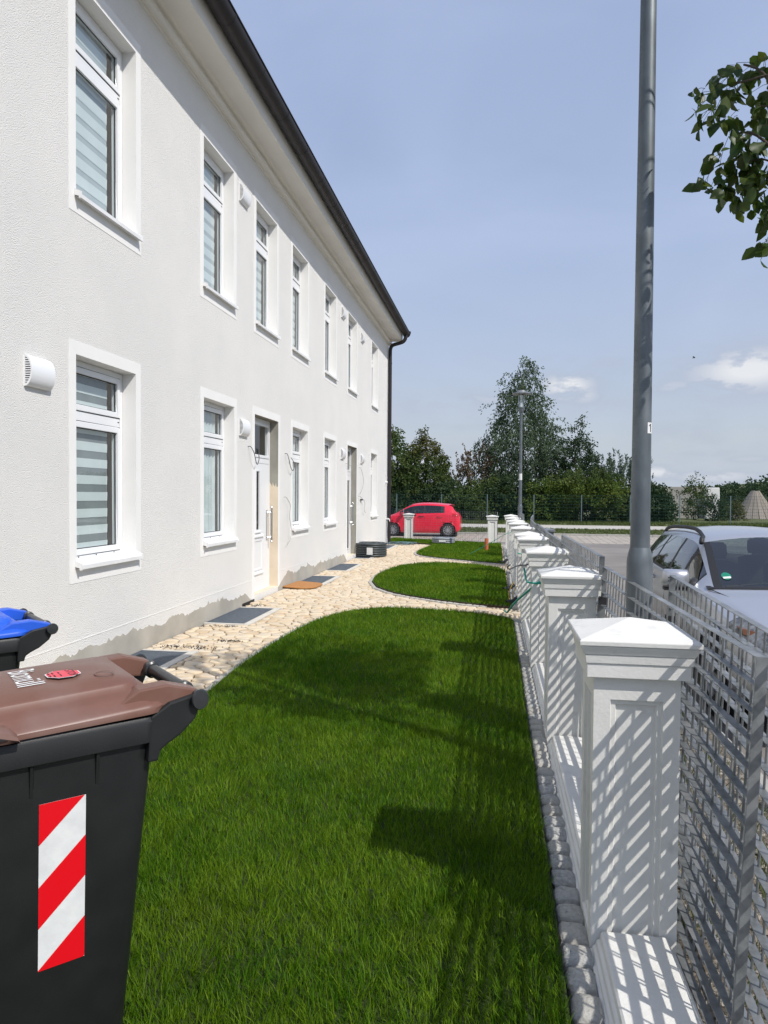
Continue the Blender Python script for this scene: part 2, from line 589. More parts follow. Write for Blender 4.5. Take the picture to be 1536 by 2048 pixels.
def paver_mat():
    m = mat('road_paver', (.43, .385, .325), .95)
    N, L = m.node_tree.nodes, m.node_tree.links
    b = N['Principled BSDF']
    geo = N.new('ShaderNodeNewGeometry')
    mp = N.new('ShaderNodeMapping')
    mp.inputs['Rotation'].default_value = (0, 0, R(2))
    L.new(geo.outputs['Position'], mp.inputs[0])
    br = N.new('ShaderNodeTexBrick')
    br.inputs['Scale'].default_value = 1.0
    br.inputs['Brick Width'].default_value = .6
    br.inputs['Row Height'].default_value = .3
    br.inputs['Mortar Size'].default_value = .025
    br.inputs['Color1'].default_value = (.48, .43, .365, 1)
    br.inputs['Color2'].default_value = (.37, .33, .275, 1)
    br.inputs['Mortar'].default_value = (.17, .15, .125, 1)
    L.new(mp.outputs[0], br.inputs[0])
    L.new(br.outputs[0], b.inputs['Base Color'])
    bp = N.new('ShaderNodeBump')
    bp.inputs['Strength'].default_value = .6
    bp.inputs['Distance'].default_value = .01
    bp.invert = True
    L.new(br.outputs[1], bp.inputs['Height'])
    L.new(bp.outputs[0], b.inputs['Normal'])
    return m


M_paver_r = paver_mat()
g = MB()
g.poly([(-40, 28.7, GZ + .004), (40, 28.7, GZ + .004), (40, 34.0, GZ + .004), (-40, 34.0, GZ + .004)])
tag(g.build('parking_bay', M_paver_r), kind='structure')
g = MB()
x = -40.0
while x < 40:
    g.box(x + .006, x + .994, 34.0, 34.16, GZ - .05, GZ + .10 + random.uniform(-.006, .006))
    x += 1.0
tag(g.build('kerb', M_kerb, bevel=.012), kind='structure')
g = MB()
g.box(-40, 40, 34.16, 39.7, -.25, GZ + .07)
tag(g.build('verge_strip', M_verge), kind='structure')
g = MB()
g.box(-40, 40, 39.72, 44.2, -.25, GZ + .09)
tag(g.build('far_pavement', M_pavement), kind='structure')
g = MB()
nx = 60
for i in range(nx):
    x0, x1 = -40 + 80 * i / nx, -40 + 80 * (i + 1) / nx
    zz = [GZ + .08 + .05 * math.sin(x * .7) + .03 * math.sin(x * 2.1) for x in (x0, x1)]
    g.poly([(x0, 44.22, GZ + .07), (x1, 44.22, GZ + .07), (x1, 45.6, zz[1] + .06), (x0, 45.6, zz[0] + .06)])
    g.poly([(x0, 45.6, zz[0] + .06), (x1, 45.6, zz[1] + .06), (x1, 60, zz[1] + .18), (x0, 60, zz[0] + .18)])
tag(g.build('verge_bank', M_verge, smooth=True), kind='structure')
# gravel strip between the fence and the street with its kerb
g = MB()
ny = 60
rs = []
for i in range(ny + 1):
    y = -3 + 28 * i / ny
    rs.append([(.38, y, -.05), (.8, y, -.04 + .02 * math.sin(y * 5)), (1.15, y, -.06 + .02 * math.sin(y * 3.1 + 1)), (1.5, y, -.095), (1.64, y, -.10)])
g.rings(rs, 0, False, False, close=False)
tag(g.build('gravel_strip', M_gravel, smooth=True), kind='structure')
g = MB()
y = -3.0
while y < 16:
    g.box(1.62, 1.72, y + .005, y + .995, -.22, -.10)
    y += 1.0
tag(g.build('street_kerb', M_kerb, bevel=.008), kind='structure')
# loose stones in the gravel
n = 2600
px_ = RNG.uniform(.72, 1.55, n)
py_ = RNG.uniform(1.2, 8.0, n)
sz = RNG.uniform(.006, .022, n) * (1 + .8 * (RNG.random(n) > .93))
oct_v = np.array([(1, 0, 0), (-1, 0, 0), (0, 1, 0), (0, -1, 0), (0, 0, 1), (0, 0, -1)], float)
oct_f = np.array([(0, 2, 4), (2, 1, 4), (1, 3, 4), (3, 0, 4), (2, 0, 5), (1, 2, 5), (3, 1, 5), (0, 3, 5)])
vv = oct_v[None] * (sz[:, None, None] * RNG.uniform(.6, 1.3, (n, 6, 1))) * np.array([1, 1, .65])
an = RNG.uniform(0, 6.28, n)
ca, sa = np.cos(an)[:, None], np.sin(an)[:, None]
vx, vy = vv[:, :, 0] * ca - vv[:, :, 1] * sa, vv[:, :, 0] * sa + vv[:, :, 1] * ca
zg = np.interp(px_, [.38, .8, 1.15, 1.5, 1.64], [-.05, -.04, -.06, -.095, -.10])
co = np.stack([vx + px_[:, None], vy + py_[:, None], vv[:, :, 2] + zg[:, None] + .004], 2).reshape(-1, 3)
fi = (oct_f[None] + 6 * np.arange(n)[:, None, None]).reshape(-1)
me = big_mesh('gravel', co, fi, np.full(n * 8, 3), [M_pebble], np.repeat(RNG.random(n), 6))
tag(reg(bpy.data.objects.new('gravel', me), None, (0, 0, 0)), kind='stuff')

# ------------------------------------------------------------------ the house
WX = -3.8
Y0H, Y1H = -1.5, 24.45
Z_COVE = 6.88
WIN_G = [(5.95, 7.03), (8.79, 9.87), (12.84, 13.92), (15.31, 16.39), (21.12, 22.20)]
WIN_U = [(5.96, 7.04), (8.78, 9.84), (10.80, 11.86), (12.81, 13.87), (15.32, 16.38), (17.76, 18.84), (21.16, 22.24)]
DOORS = [(10.75, 11.97), (17.73, 18.93)]
ZG0, ZG1, ZU0, ZU1, ZD0, ZD1 = 1.01, 2.955, 4.37, 6.315, .085, 2.955
OPEN = [(a, b, ZG0, ZG1) for a, b in WIN_G] + [(a, b, ZU0, ZU1) for a, b in WIN_U] + [(a, b, ZD0, ZD1) for a, b in DOORS]
REV = .15

house = thing('terraced_house', 'long white rendered two storey house with dark gutter beside the garden path', 'house', (WX, 5.0, 0))

ys = sorted({Y0H, Y1H} | {v for o in OPEN for v in o[:2]})
zs = sorted({-.2, Z_COVE + .3} | {v for o in OPEN for v in o[2:]})
w = MB()
for i in range(len(ys) - 1):
    for j in range(len(zs) - 1):
        ym, zm = (ys[i] + ys[i + 1]) / 2, (zs[j] + zs[j + 1]) / 2
        if any(o[0] < ym < o[1] and o[2] < zm < o[3] for o in OPEN):
            continue
        w.poly([(WX, ys[i], zs[j]), (WX, ys[i + 1], zs[j]), (WX, ys[i + 1], zs[j + 1]), (WX, ys[i], zs[j + 1])])
B = WX - 8.5
w.poly([(WX, Y1H, -.2), (B, Y1H, -.2), (B, Y1H, 7.2), (WX, Y1H, 7.2)])
w.poly([(B, Y0H, -.2), (WX, Y0H, -.2), (WX, Y0H, 7.2), (B, Y0H, 7.2)])
w.poly([(B, Y1H, -.2), (B, Y0H, -.2), (B, Y0H, 7.2), (B, Y1H, 7.2)])
w.build('wall', M_stucco, house)
for k, (a, b, c, d) in enumerate(OPEN):
    rv = MB()
    door = k >= 12
    x0, x1 = WX - REV - .04, WX
    rv.poly([(x1, a, c), (x1, a, d), (x0, a, d), (x0, a, c)], 0)
    if not door:
        rv.poly([(x1, b, d), (x1, b, c), (x0, b, c), (x0, b, d)], 0)
        rv.poly([(x1, a, c), (x0, a, c), (x0, b, c), (x1, b, c)], 0)
    else:
        zt_ = 1.62 if k == 12 else -1
        zc = max(c, zt_)
        if k == 12:   # cream patch below, grey above, with a ragged join
            nseg = 14
            prev = None
            for i in range(nseg + 1):
                t = i / nseg
                p = (x1 + (x0 - x1) * t, 1.86 + random.uniform(-.05, .06))
                if prev:
                    rv.poly([(prev[0], b, c), (p[0], b, c), (p[0], b, p[1]), (prev[0], b, prev[1])][::-1], 2)
                    rv.poly([(prev[0], b, prev[1]), (p[0], b, p[1]), (p[0], b, d), (prev[0], b, d)][::-1], 1)
                prev = p
        else:
            rv.poly([(x1, b, d), (x1, b, c), (x0, b, c), (x0, b, d)], 1)
        rv.poly([(x1, a, c), (x0, a, c), (x0, b, c), (x1, b, c)], 2)
    rv.poly([(x1, a, d), (x1, b, d), (x0, b, d), (x0, a, d)], 1 if door else 0)
    rv.build('reveal', [M_trim, M_greyreveal, M_cream], house)
it = MB()
it.poly([(WX - 1.3, Y0H, -.1), (WX - 1.3, Y1H, -.1), (WX - 1.3, Y1H, 7), (WX - 1.3, Y0H, 7)])
for z in (0.02, 3.35, 6.9):
    it.poly([(WX - 1.3, Y0H, z), (WX - .02, Y0H, z), (WX - .02, Y1H, z), (WX - 1.3, Y1H, z)])
for y in (4.9, 8, 10.35, 12.4, 14.6, 17.1, 20, 23.2):
    it.poly([(WX - 1.3, y, 0), (WX - .02, y, 0), (WX - .02, y, 7), (WX - 1.3, y, 7)])
it.build('interior', M_dark, house)

# cornice: cove, soffit, fascia
pr = [(WX - .01, Z_COVE - .012), (WX + .028, Z_COVE - .010), (WX + .030, Z_COVE + .004), (WX + .018, Z_COVE + .008)]
for i in range(11):     # bulging quarter round, then a hollow, then the flat soffit
    a = R(-70 + 16 * i)
    pr.append((WX + .055 + .052 * math.cos(a), Z_COVE + .058 + .050 * math.sin(a)))
pr += [(WX + .075, Z_COVE + .108)]
for i in range(7):
    a = i / 6 * PI / 2
    pr.append((WX + .075 + .10 * (1 - math.cos(a)), Z_COVE + .108 + .030 * math.sin(a)))
pr += [(WX + .19, Z_COVE + .128), (WX + .46, Z_COVE + .128), (WX + .465, Z_COVE + .12)]
cv = MB()
cv.rings([[(x, y, z) for x, z in pr] for y in (Y0H, Y1H + .12)], 0, False, False, close=False)
cv.poly([(x, Y1H + .12, z) for x, z in pr] + [(WX + .465, Y1H + .12, 7.3), (WX - .01, Y1H + .12, 7.3)])
cv.build('cornice', M_cornice, house, smooth=True, auto=40)
fa = MB()
fa.poly([(WX + .465, Y0H, Z_COVE + .12), (WX + .465, Y1H + .12, Z_COVE + .12), (WX + .475, Y1H + .12, 7.40), (WX + .475, Y0H, 7.40)])
fa.build('fascia', M_cornice, house)
rf = MB()
ex, rz = WX + .60, 7.42
mid = (WX + B) / 2
rz2 = rz + (ex - mid) * math.tan(R(28))
bx = 2 * mid - ex
rf.poly([(ex, Y0H - .3, rz), (ex, Y1H + .2, rz), (mid, Y1H - 4.2, rz2), (mid, Y0H + 4, rz2)])
rf.poly([(bx, Y1H + .2, rz), (bx, Y0H - .3, rz), (mid, Y0H + 4, rz2), (mid, Y1H - 4.2, rz2)])
rf.poly([(ex, Y1H + .2, rz), (bx, Y1H + .2, rz), (mid, Y1H - 4.2, rz2)])
rf.poly([(bx, Y0H - .3, rz), (ex, Y0H - .3, rz), (mid, Y0H + 4, rz2)])
rf.poly([(ex, Y0H - .3, rz - .03), (bx, Y0H - .3, rz - .03), (bx, Y1H + .2, rz - .03), (ex, Y1H + .2, rz - .03)])
rf.build('roof', M_tile, house)

# gutter: a half round channel in lengths, end cap, downpipe with swan neck
GC, GR = (WX + .60, 7.285), .122
gut = None
y = Y0H
k = 0
while y < Y1H + .14:
    y2 = min(y + 1.06, Y1H + .16)
    q = MB()
    for rr in (GR, GR - .006):
        pass
    prof = [(GC[0] + GR * math.cos(a), GC[1] + GR * math.sin(a)) for a in [R(172 + i * (196) / 14) for i in range(15)]]
    bead = [(GC[0] + GR + .004 + .011 * math.cos(a), GC[1] + .012 + .011 * math.sin(a)) for a in [R(-120 + i * 60) for i in range(6)]]
    q.rings([[(x, yy, z) for x, z in prof + bead] for yy in (y, y2 - .001)], 0, False, False, close=False)
    q.lathe([(GR + .003, -.012), (GR + .005, 0), (GR + .003, .012)], 24, (GC[0], y, GC[1]), axis='y', cap=False)
    o = q.build('gutter_length', M_gutter, house, smooth=True)
    y = y2
    k += 1
q = MB()
q.lathe([(GR + .012, -.006), (GR + .014, .006)], 24, (GC[0], Y1H + .165, GC[1]), axis='y')
q.box(GC[0] + .06, GC[0] + GR + .03, Y1H + .05, Y1H + .16, GC[1] + .0, GC[1] + .06)
q.build('gutter_end', M_gutter, house)
dp = MB()
yd = Y1H - .16
pth = [(GC[0] + .01, yd, GC[1] - .08), (GC[0] + .01, yd, GC[1] - .20), (GC[0] - .03, yd, GC[1] - .29), (GC[0] - .12, yd, GC[1] - .36), (GC[0] - .38, yd, GC[1] - .43),
       (GC[0] - .47, yd, GC[1] - .48), (WX + .085, yd, GC[1] - .60), (WX + .08, yd, GC[1] - .8), (WX + .08, yd, 4), (WX + .08, yd, 1.2), (WX + .08, yd, -.02)]
dp.tube(catmull(pth[:8], 4, False) + pth[8:], .062, 14)
for z in (6.2, 3.7, 1.4):
    dp.tube([(WX + .08, yd, z), (WX + .08, yd, z + .03)], .069, 14)
dp.build('downpipe', M_gutter, house, smooth=True, auto=50)

# grey unpainted base with a ragged upper edge, and the faint groove above it
for (ya, yb, h0, h1) in ((Y0H, 10.62, .25, .20), (11.985, 17.68, .24, .17)):
    bs = MB()
    y = ya
    h = h0
    pp = []
    drift = 0
    while y < yb:
        t = (y - ya) / (yb - ya)
        drift = drift * .93 + random.gauss(0, .010)
        hh = h0 + (h1 - h0) * t + drift + random.uniform(-.004, .004) + .010 * math.sin(y * 9 + 2 * math.sin(y * 3.7)) + (random.uniform(.02, .05) if random.random() < .035 else 0)
        if yb - y < .5:
            hh = min(hh, max(.03, (yb - y) * .55 + .02))
        if ya > 5 and y - ya < .5:
            hh = min(hh, .06 + (y - ya) * .42)
        pp.append((y, max(.02, hh)))
        y += random.uniform(.012, .05)
    for i in range(len(pp) - 1):
        bs.poly([(WX + .005, pp[i][0], -.1), (WX + .005, pp[i + 1][0], -.1), (WX + .005, pp[i + 1][0], pp[i + 1][1]), (WX + .005, pp[i][0], pp[i][1])])
        bs.poly([(WX + .005, pp[i][0], pp[i][1]), (WX + .005, pp[i + 1][0], pp[i + 1][1]), (WX, pp[i + 1][0], pp[i + 1][1]), (WX, pp[i][0], pp[i][1])])
    bs.build('base_patch', M_cement, house)
for a, b in ((Y0H, 10.62), (12.09, 17.62), (19.05, Y1H)):
    gr = MB()
    gr.box(WX, WX + .004, a, b, .335, .341)
    gr.build('render_line', M_trim, house)
for a, b in ((10.2, 10.73), (22.9, 24.4), (19.1, 20.2)):
    fo = MB()
    fo.box(WX, WX + .012, a, b, -.1, .035)
    fo.build('damp_proof_strip', M_gasket, house)


def surround(mb, a, b, c, d, side=.105, top=.12, bot=.14, dd=.004):
    x0, x1 = WX, WX + dd
    mb.box(x0, x1, a - side, a, c - bot, d + top)
    mb.box(x0, x1, b, b + side, c - bot, d + top)
    mb.box(x0, x1, a, b, d, d + top)
    if bot > 0:
        mb.box(x0, x1, a, b, c - bot, c)


def rect_frame(mb, x0, x1, a, b, c, d, t, m=0):
    mb.box(x0, x1, a, a + t, c, d, m)
    mb.box(x0, x1, b - t, b, c, d, m)
    mb.box(x0, x1, a + t, b - t, c, c + t, m)
    mb.box(x0, x1, a + t, b - t, d - t, d, m)


def make_window(a, b, c, d, kind, upper):
    xf = WX - REV
    zt = c + (d - c) * .735
    f = MB()
    rect_frame(f, xf - .07, xf, a + .004, b - .004, c + .03, d - .004, .055)
    f.box(xf - .07, xf, a + .059, b - .059, zt - .055, zt + .035)
    fr = f.build('window', M_pvc, house, bevel=.004)
    ga = MB()
    for (z0, z1) in ((c + .085, zt - .055), (zt + .035, d - .059)):
        rect_frame(ga, xf - .012, xf + .0035, a + .059, b - .059, z0, z1, .006)
    ga.build('gasket', M_gasket, fr)
    for (z0, z1) in ((c + .092, zt - .062), (zt + .042, d - .066)):
        s = MB()
        rect_frame(s, xf - .05, xf + .012, a + .066, b - .066, z0, z1, .056)
        so_ = s.build('sash', M_pvc, fr, bevel=.005)
        g2 = MB()
        rect_frame(g2, xf - .016, xf - .010, a + .122, b - .122, z0 + .056, z1 - .056, .008)
        g2.build('glazing_bead', M_gasket, fr)
        p = MB()
        xg = xf - .018
        p.poly([(xg, a + .122, z0 + .056), (xg, b - .122, z0 + .056), (xg, b - .122, z1 - .056), (xg, a + .122, z1 - .056)])
        p.build('pane', M_glass, fr)
        # blinds or curtain behind the pane
        bl = MB()
        xb = xf - .062
        ya, yb2 = a + .10, b - .20
        if kind == 'bare':
            continue
        if kind == 'curtain':
            nn = 26
            pts = [(xb + .018 * math.sin(i * 1.9) - .01, ya + (yb2 + .05 - ya) * i / nn) for i in range(nn + 1)]
            for i in range(nn):
                bl.poly([(*pts[i], z0), (*pts[i + 1], z0), (*pts[i + 1], z1), (*pts[i], z1)])
            bl.build('curtain', M_curtain, fr, smooth=True)
            continue
        pitch, lt = (.165, .088) if kind == 'zebra' else (.165, .105)
        zz = z0 + .02
        while zz < z1 - .02:
            e = min(zz + lt, z1 - .02)
            bl.poly([(xb, ya, zz), (xb, yb2, zz), (xb + .003, yb2, e), (xb + .003, ya, e)], 0)
            e2 = min(zz + pitch, z1 - .02)
            if e2 > e:
                bl.poly([(xb - .003, ya, e - .012), (xb - .003, yb2, e - .012), (xb - .003, yb2, min(z1 - .02, e2 + .012)), (xb - .003, ya, min(z1 - .02, e2 + .012))], 1)
            zz += pitch
        bl.box(xb - .01, xb + .012, ya, yb2, z0 + .0, z0 + .02, 0)
        bl.build('blind', [M_blind_l, M_blind_d if kind == 'zebra' else M_blind_m], fr)
    sr = MB()
    surround(sr, a, b, c, d)
    sr.build('surround', M_trim, fr)
    # metal sill: tilted plate with upstand ends and a front lip
    sl_ = MB()
    e = .028
    zb_, zf = c + .062, c + .022
    xo = WX + .062
    sl_.poly([(xf, a - .0, zb_), (xo, a - e, zf), (xo, b + e, zf), (xf, b + .0, zb_)])
    sl_.poly([(xo, a - e, zf), (xo, a - e, zf - .036), (xo, b + e, zf - .036), (xo, b + e, zf)])
    sl_.poly([(xo, a - e, zf - .036), (WX + .004, a - e, zf - .026), (WX + .004, b + e, zf - .026), (xo, b + e, zf - .036)])
    for yy in (a - e, b + e - .016):
        sl_.rings([[(WX + .006, yy, zf + .045), (xo + .008, yy, zf + .018), (xo + .008, yy, zf - .042), (xo - .012, yy, zf - .042), (xo - .014, yy, zf - .024), (WX + .006, yy, zf - .012)],
                   [(WX + .006, yy + .016, zf + .045), (xo + .008, yy + .016, zf + .018), (xo + .008, yy + .016, zf - .042), (xo - .012, yy + .016, zf - .042), (xo - .014, yy + .016, zf - .024), (WX + .006, yy + .016, zf - .012)]])
    sl_.build('sill', M_sill, fr)
    sc_ = MB()
    for yy in (a + .25, a + .55, b - .2):
        sc_.lathe([(.006, 0), (.006, .006)], 8, (xf + .012, yy, zb_ + .012), axis='x')
    sc_.box(xf + .001, xf + .005, b - .10, b - .075, zt - .006, zt + .002)
    sc_.build('screw', M_gasket, fr)
    return fr


make_window(*WIN_G[0], ZG0, ZG1, 'zebra', False)
make_window(*WIN_G[1], ZG0, ZG1, 'curtain', False)
for k in (2, 3, 4):
    make_window(*WIN_G[k], ZG0, ZG1, 'curtain', False)
for k in range(7):
    make_window(*WIN_U[k], ZU0, ZU1, 'day' if k < 4 else 'curtain', True)


def make_door(a, b, narrow):
    xf = WX - REV
    f = MB()
    rect_frame(f, xf - .07, xf, a + .004, b - .004, ZD0 - .06, ZD1 - .004, .06)
    f.box(xf - .07, xf, a + .064, b - .064, 2.21, 2.30)
    dr = f.build('front_door', M_pvc, house, bevel=.004)
    p = MB()
    z0, z1 = 2.30, ZD1 - .064
    p.poly([(xf - .02, a + .11, z0 + .05), (xf - .02, b - .11, z0 + .05), (xf - .02, b - .11, z1 - .05), (xf - .02, a + .11, z1 - .05)])
    p.build('pane', M_glass, dr)
    s = MB()
    rect_frame(s, xf - .05, xf + .010, a + .066, b - .066, z0 + .003, z1 - .003, .048)
    s.build('transom_sash', M_pvc, dr, bevel=.004)
    xl = xf - .022
    leaf = MB()
    la, lb, lz0, lz1 = a + .068, b - .068, ZD0 - .05, 2.205
    if narrow:
        cols = [(la + .06, la + .22), (la + .40, la + .56)]
    else:
        cols = [(la + .10, lb - .22)]
    cz0, cz1 = (1.10, 2.07) if narrow else (.26, 2.07)
    yy = sorted({la, lb} | {v for c in cols for v in c})
    zz = sorted({lz0, lz1, cz0, cz1})
    for i in range(len(yy) - 1):
        for j in range(len(zz) - 1):
            ym, zm = (yy[i] + yy[i + 1]) / 2, (zz[j] + zz[j + 1]) / 2
            if any(c[0] < ym < c[1] for c in cols) and cz0 < zm < cz1:
                continue
            leaf.poly([(xl + .03, yy[i], zz[j]), (xl + .03, yy[i + 1], zz[j]), (xl + .03, yy[i + 1], zz[j + 1]), (xl + .03, yy[i], zz[j + 1])])
    leaf.box(xl - .03, xl, la, lb, lz0, cz0 - .001)
    leaf.box(xl - .03, xl, la, lb, cz1 + .001, lz1)
    for c in cols:
        rect_frame(leaf, xl + .018, xl + .042, c[0] - .022, c[1] + .022, cz0 - .022, cz1 + .022, .0219)
    if narrow:   # sloping drip ledges and the lower panel
        for (y0, y1, z) in ((cols[0][0] - .05, cols[0][1] + .03, 1.05), (cols[1][0] - .04, cols[1][1] + .06, 1.05), (la + .03, lb - .33, .975), (la + .03, lb - .33, .36)):
            leaf.rings([[(xl + .03, yq, z + .05), (xl + .055, yq, z + .02), (xl + .055, yq, z), (xl + .03, yq, z)] for yq in (y0, y1)])
        rect_frame(leaf, xl + .028, xl + .040, la + .06, lb - .36, .42, .94, .03)
    lf = leaf.build('door_leaf', M_pvc, dr)
    gl = MB()
    for c in cols:
        gl.poly([(xl + .024, c[0], cz0), (xl + .024, c[1], cz0), (xl + .024, c[1], cz1), (xl + .024, c[0], cz1)])
    gl.build('door_glass', M_glass, dr)
    if narrow:
        sl2 = MB()
        sl2.box(xl + .03, xl + .036, la + .12, la + .34, 2.115, 2.155, 0)
        sl2.build('letter_slot', M_gasket, dr)
    h = MB()
    hy = lb - .085
    xh = xl + .105
    h.tube([(xh, hy, .88), (xh, hy, 1.46)], .017, 12, 0)
    for z in (.875, 1.465):
        h.lathe([(.0, -.024), (.016, -.018), (.024, 0), (.016, .018), (0, .024)], 12, (xh, hy, z), 0, cap=False)
    for z in (.95, 1.38):
        h.tube([(xl + .03, hy - .05, z), (xh, hy, z)], .009, 8, 0)
    h.box(xl + .03, xl + .042, hy - .075, hy - .035, .90, 1.42)
    h.build('door_handle', M_steel, dr, smooth=True, auto=40)
    sr = MB()
    surround(sr, a, b, ZD0, ZD1, bot=0)
    sr.box(WX, WX + .004, a - .105, a, .03, ZD0 - .0)
    sr.build('surround', M_trim, dr)
    return dr


make_door(*DOORS[0], True)
make_door(*DOORS[1], False)


# half round ventilation hoods on the wall
def make_vent(y, z, w_=.31, h_=.255, d_=.064):
    v = thing('vent_hood', '', 'vent', (WX, y, z), group='vent hoods on the house wall')
    n = 12
    arc = [(.012 + d_ * math.sin(PI * i / n), h_ * (1 - math.cos(PI * i / n)) / 2) for i in range(n + 1)]
    hd = MB()
    rs = [[(x, yy, z_) for x, z_ in arc] for yy in (0.0, w_)]
    hd.rings(rs, 0, False, False, close=False)
    hd.rings([[(max(.0, x - .008), yy, z_ * .96 + h_ * .02) for x, z_ in arc] for yy in (0.0, w_)], 0, False, False, close=False)
    hd.box(0, .012, 0, w_, 0, h_)
    for yy in (0.0, w_):
        o_ = arc
        i_ = [(max(.012, x - .012), h_ * .05 + z_ * .90) for x, z_ in arc]
        for i in range(n):
            q = [(o_[i][0], yy, o_[i][1]), (o_[i + 1][0], yy, o_[i + 1][1]), (i_[i + 1][0], yy, i_[i + 1][1]), (i_[i][0], yy, i_[i][1])]
            hd.poly(q)
    hd.build('hood', M_pvc, v, world=False, smooth=True, auto=40)
    for yy in (.012, w_ - .012):
        dk = MB()
        dk.poly([(x, yy, z_) for x, z_ in arc])
        dk.build('vent_opening', M_gasket, v, world=False)
    sl2 = MB()
    k = 14
    for i in range(1, k):
        zz = h_ * i / k
        c = 1 - 2 * zz / h_
        xx = .012 + d_ * math.sqrt(max(0, 1 - c * c)) - .004
        for yy in (.001, w_ - .009):
            sl2.box(.012, xx, yy, yy + .008, zz - .0045, zz + .0045)
    tag(sl2.build('louvres', M_pvc, v, world=False), kind='stuff')
    return v


VENTS = [(5.23, 2.56, 'white half-round vent hood on the wall left of the nearest ground floor window'),
         (10.06, 2.56, 'white half-round vent hood between the second ground floor window and the first door'),
         (16.92, 2.56, 'white half-round vent hood just before the second front door'),
         (19.42, 2.56, 'white half-round vent hood just beyond the second front door'),
         (10.05, 6.0, 'white half-round vent hood under the eaves after the second upper window'),
         (16.90, 5.99, 'white half-round vent hood under the eaves after the fifth upper window'),
         (19.40, 5.93, 'white half-round vent hood under the eaves before the last upper window')]
v0 = None
for (y, z, lb) in VENTS:
    v = make_vent(0, 0) if v0 is None else dup(v0)
    v0 = v0 or v
    v.location = (WX, y, z)
    WPOS[v.name] = Vector(v.location)
    v['label'] = lb

# loose wires hanging out of the wall where lights and bells are still missing


def wire(name, label, pts, r, m, group='loose wire ends on the house wall', cat='cable'):
    q = MB()
    q.tube(catmull(pts, 5, False), r, 6)
    return tag(q.build(name, m, None, loc=pts[0], smooth=True), label, cat, group)


X_ = WX + .01
wire('loose_wire', 'short looped wire sticking out of the wall left of the first door', [(X_ - .02, 10.45, 2.42), (X_ + .03, 10.46, 2.42), (X_ + .07, 10.50, 2.33), (X_ + .06, 10.62, 2.20), (X_ + .05, 10.72, 2.16), (X_ + .06, 10.76, 2.24), (X_ + .07, 10.72, 2.32), (X_ + .06, 10.70, 2.40)], .006, M_wire)
wire('loose_wire', 'short looped wire sticking out of the wall right of the first door', [(X_ - .02, 12.36, 2.42), (X_ + .03, 12.37, 2.42), (X_ + .05, 12.42, 2.32), (X_ + .05, 12.55, 2.17), (X_ + .05, 12.68, 2.13), (X_ + .06, 12.74, 2.22), (X_ + .06, 12.66, 2.30), (X_ + .05, 12.55, 2.36)], .006, M_wire)
wire('loose_wire', 'long thin grey wire hanging down between first door and third window', [(X_ - .02, 12.30, 1.64), (X_ + .03, 12.31, 1.64), (X_ + .05, 12.42, 1.56), (X_ + .05, 12.52, 1.48), (X_ + .04, 12.50, 1.30), (X_ + .05, 12.55, 1.12), (X_ + .06, 12.56, .98), (X_ + .05, 12.50, .86), (X_ + .04, 12.36, .78)], .005, M_wireg)
wire('loose_wire', 'thin curved grey wire hanging on the wall right of the second door', [(X_ - .02, 19.22, 2.42), (X_ + .04, 19.26, 2.42), (X_ + .06, 19.45, 2.25), (X_ + .06, 19.55, 2.05), (X_ + .05, 19.45, 1.85), (X_ + .04, 19.2, 1.72)], .006, M_wireg)
wire('loose_wire', 'thin wire with a black connector hanging low right of the second door', [(X_ - .02, 19.15, 1.64), (X_ + .04, 19.17, 1.64), (X_ + .06, 19.4, 1.58), (X_ + .06, 19.75, 1.5), (X_ + .05, 19.85, 1.35), (X_ + .05, 19.8, 1.22), (X_ + .05, 20.0, 1.18)], .006, M_wireg)
wire('loose_wire', 'thin pale wire poking from the wall left of the second door', [(X_ - .02, 17.5, 2.48), (X_ + .05, 17.52, 2.46), (X_ + .1, 17.75, 2.40), (X_ + .07, 17.85, 2.36)], .005, M_wireg)
q = MB()
q.box(WX + .002, WX + .05, 19.45, 19.62, 1.53, 1.57)
tag(q.build('cable_connector', M_gasket, None, loc=(WX, 19.5, 1.55)), 'small black connector on the wire right of the second door', 'connector')
wire('cable_bundle', 'pale cable running down the house corner by the downpipe to the ground', [(WX + .03, 24.12, .84), (WX + .05, 24.1, .7), (WX + .04, 24.05, .45), (WX + .07, 23.95, .15), (WX + .12, 23.85, .02), (WX + .3, 23.9, .02)], .018, M_coilg, None)
q = MB()
q.lathe([(.0, 0), (.028, 0), (.028, .06), (.02, .10), (0, .10)], 10, (WX + .0, 24.1, .86), axis='x', cap=False)
q.tube([(WX + .08, 24.1, .86), (WX + .12, 24.1, .86), (WX + .13, 24.1, .78)], .016, 8)
q.box(WX + .05, WX + .07, 24.04, 24.16, .885, .9)
tag(q.build('garden_tap', M_sill, None, loc=(WX, 24.1, .86), smooth=True, auto=30), 'pale tap on the wall beside the downpipe', 'tap')
q = MB()
q.lathe([(.0, 0), (.05, 0), (.045, .05), (.02, .065), (0, .065)], 12, (WX, 24.0, 2.12), axis='x', cap=False)
q.tube([(WX + .02, 24.0, 2.17), (WX + .05, 23.98, 2.28), (WX + .02, 23.96, 2.4)], .008, 6)
tag(q.build('wall_socket', M_sill, None, loc=(WX, 24.0, 2.12)), 'small white fitting high on the wall beside the downpipe', 'fitting')
q = MB()
for k in range(9):
    cx, cy = WX + .55 + random.uniform(-.12, .25), 23.95 + random.uniform(-.25, .25)
    rx, ry = random.uniform(.18, .42), random.uniform(.10, .28)
    ph = random.uniform(0, 6)
    q.tube([(cx + rx * math.cos(t / 14 * 2 * PI + ph), cy + ry * math.sin(t / 14 * 2 * PI + ph), .018 + .008 * k + .01 * math.sin(t + k)) for t in range(15)], .011, 6)
tag(q.build('cable_pile', M_teal, None, loc=(WX + .55, 23.95, 0), smooth=True), 'tangled grey green cable heap on the paving at the house corner', 'cable')
q = MB()
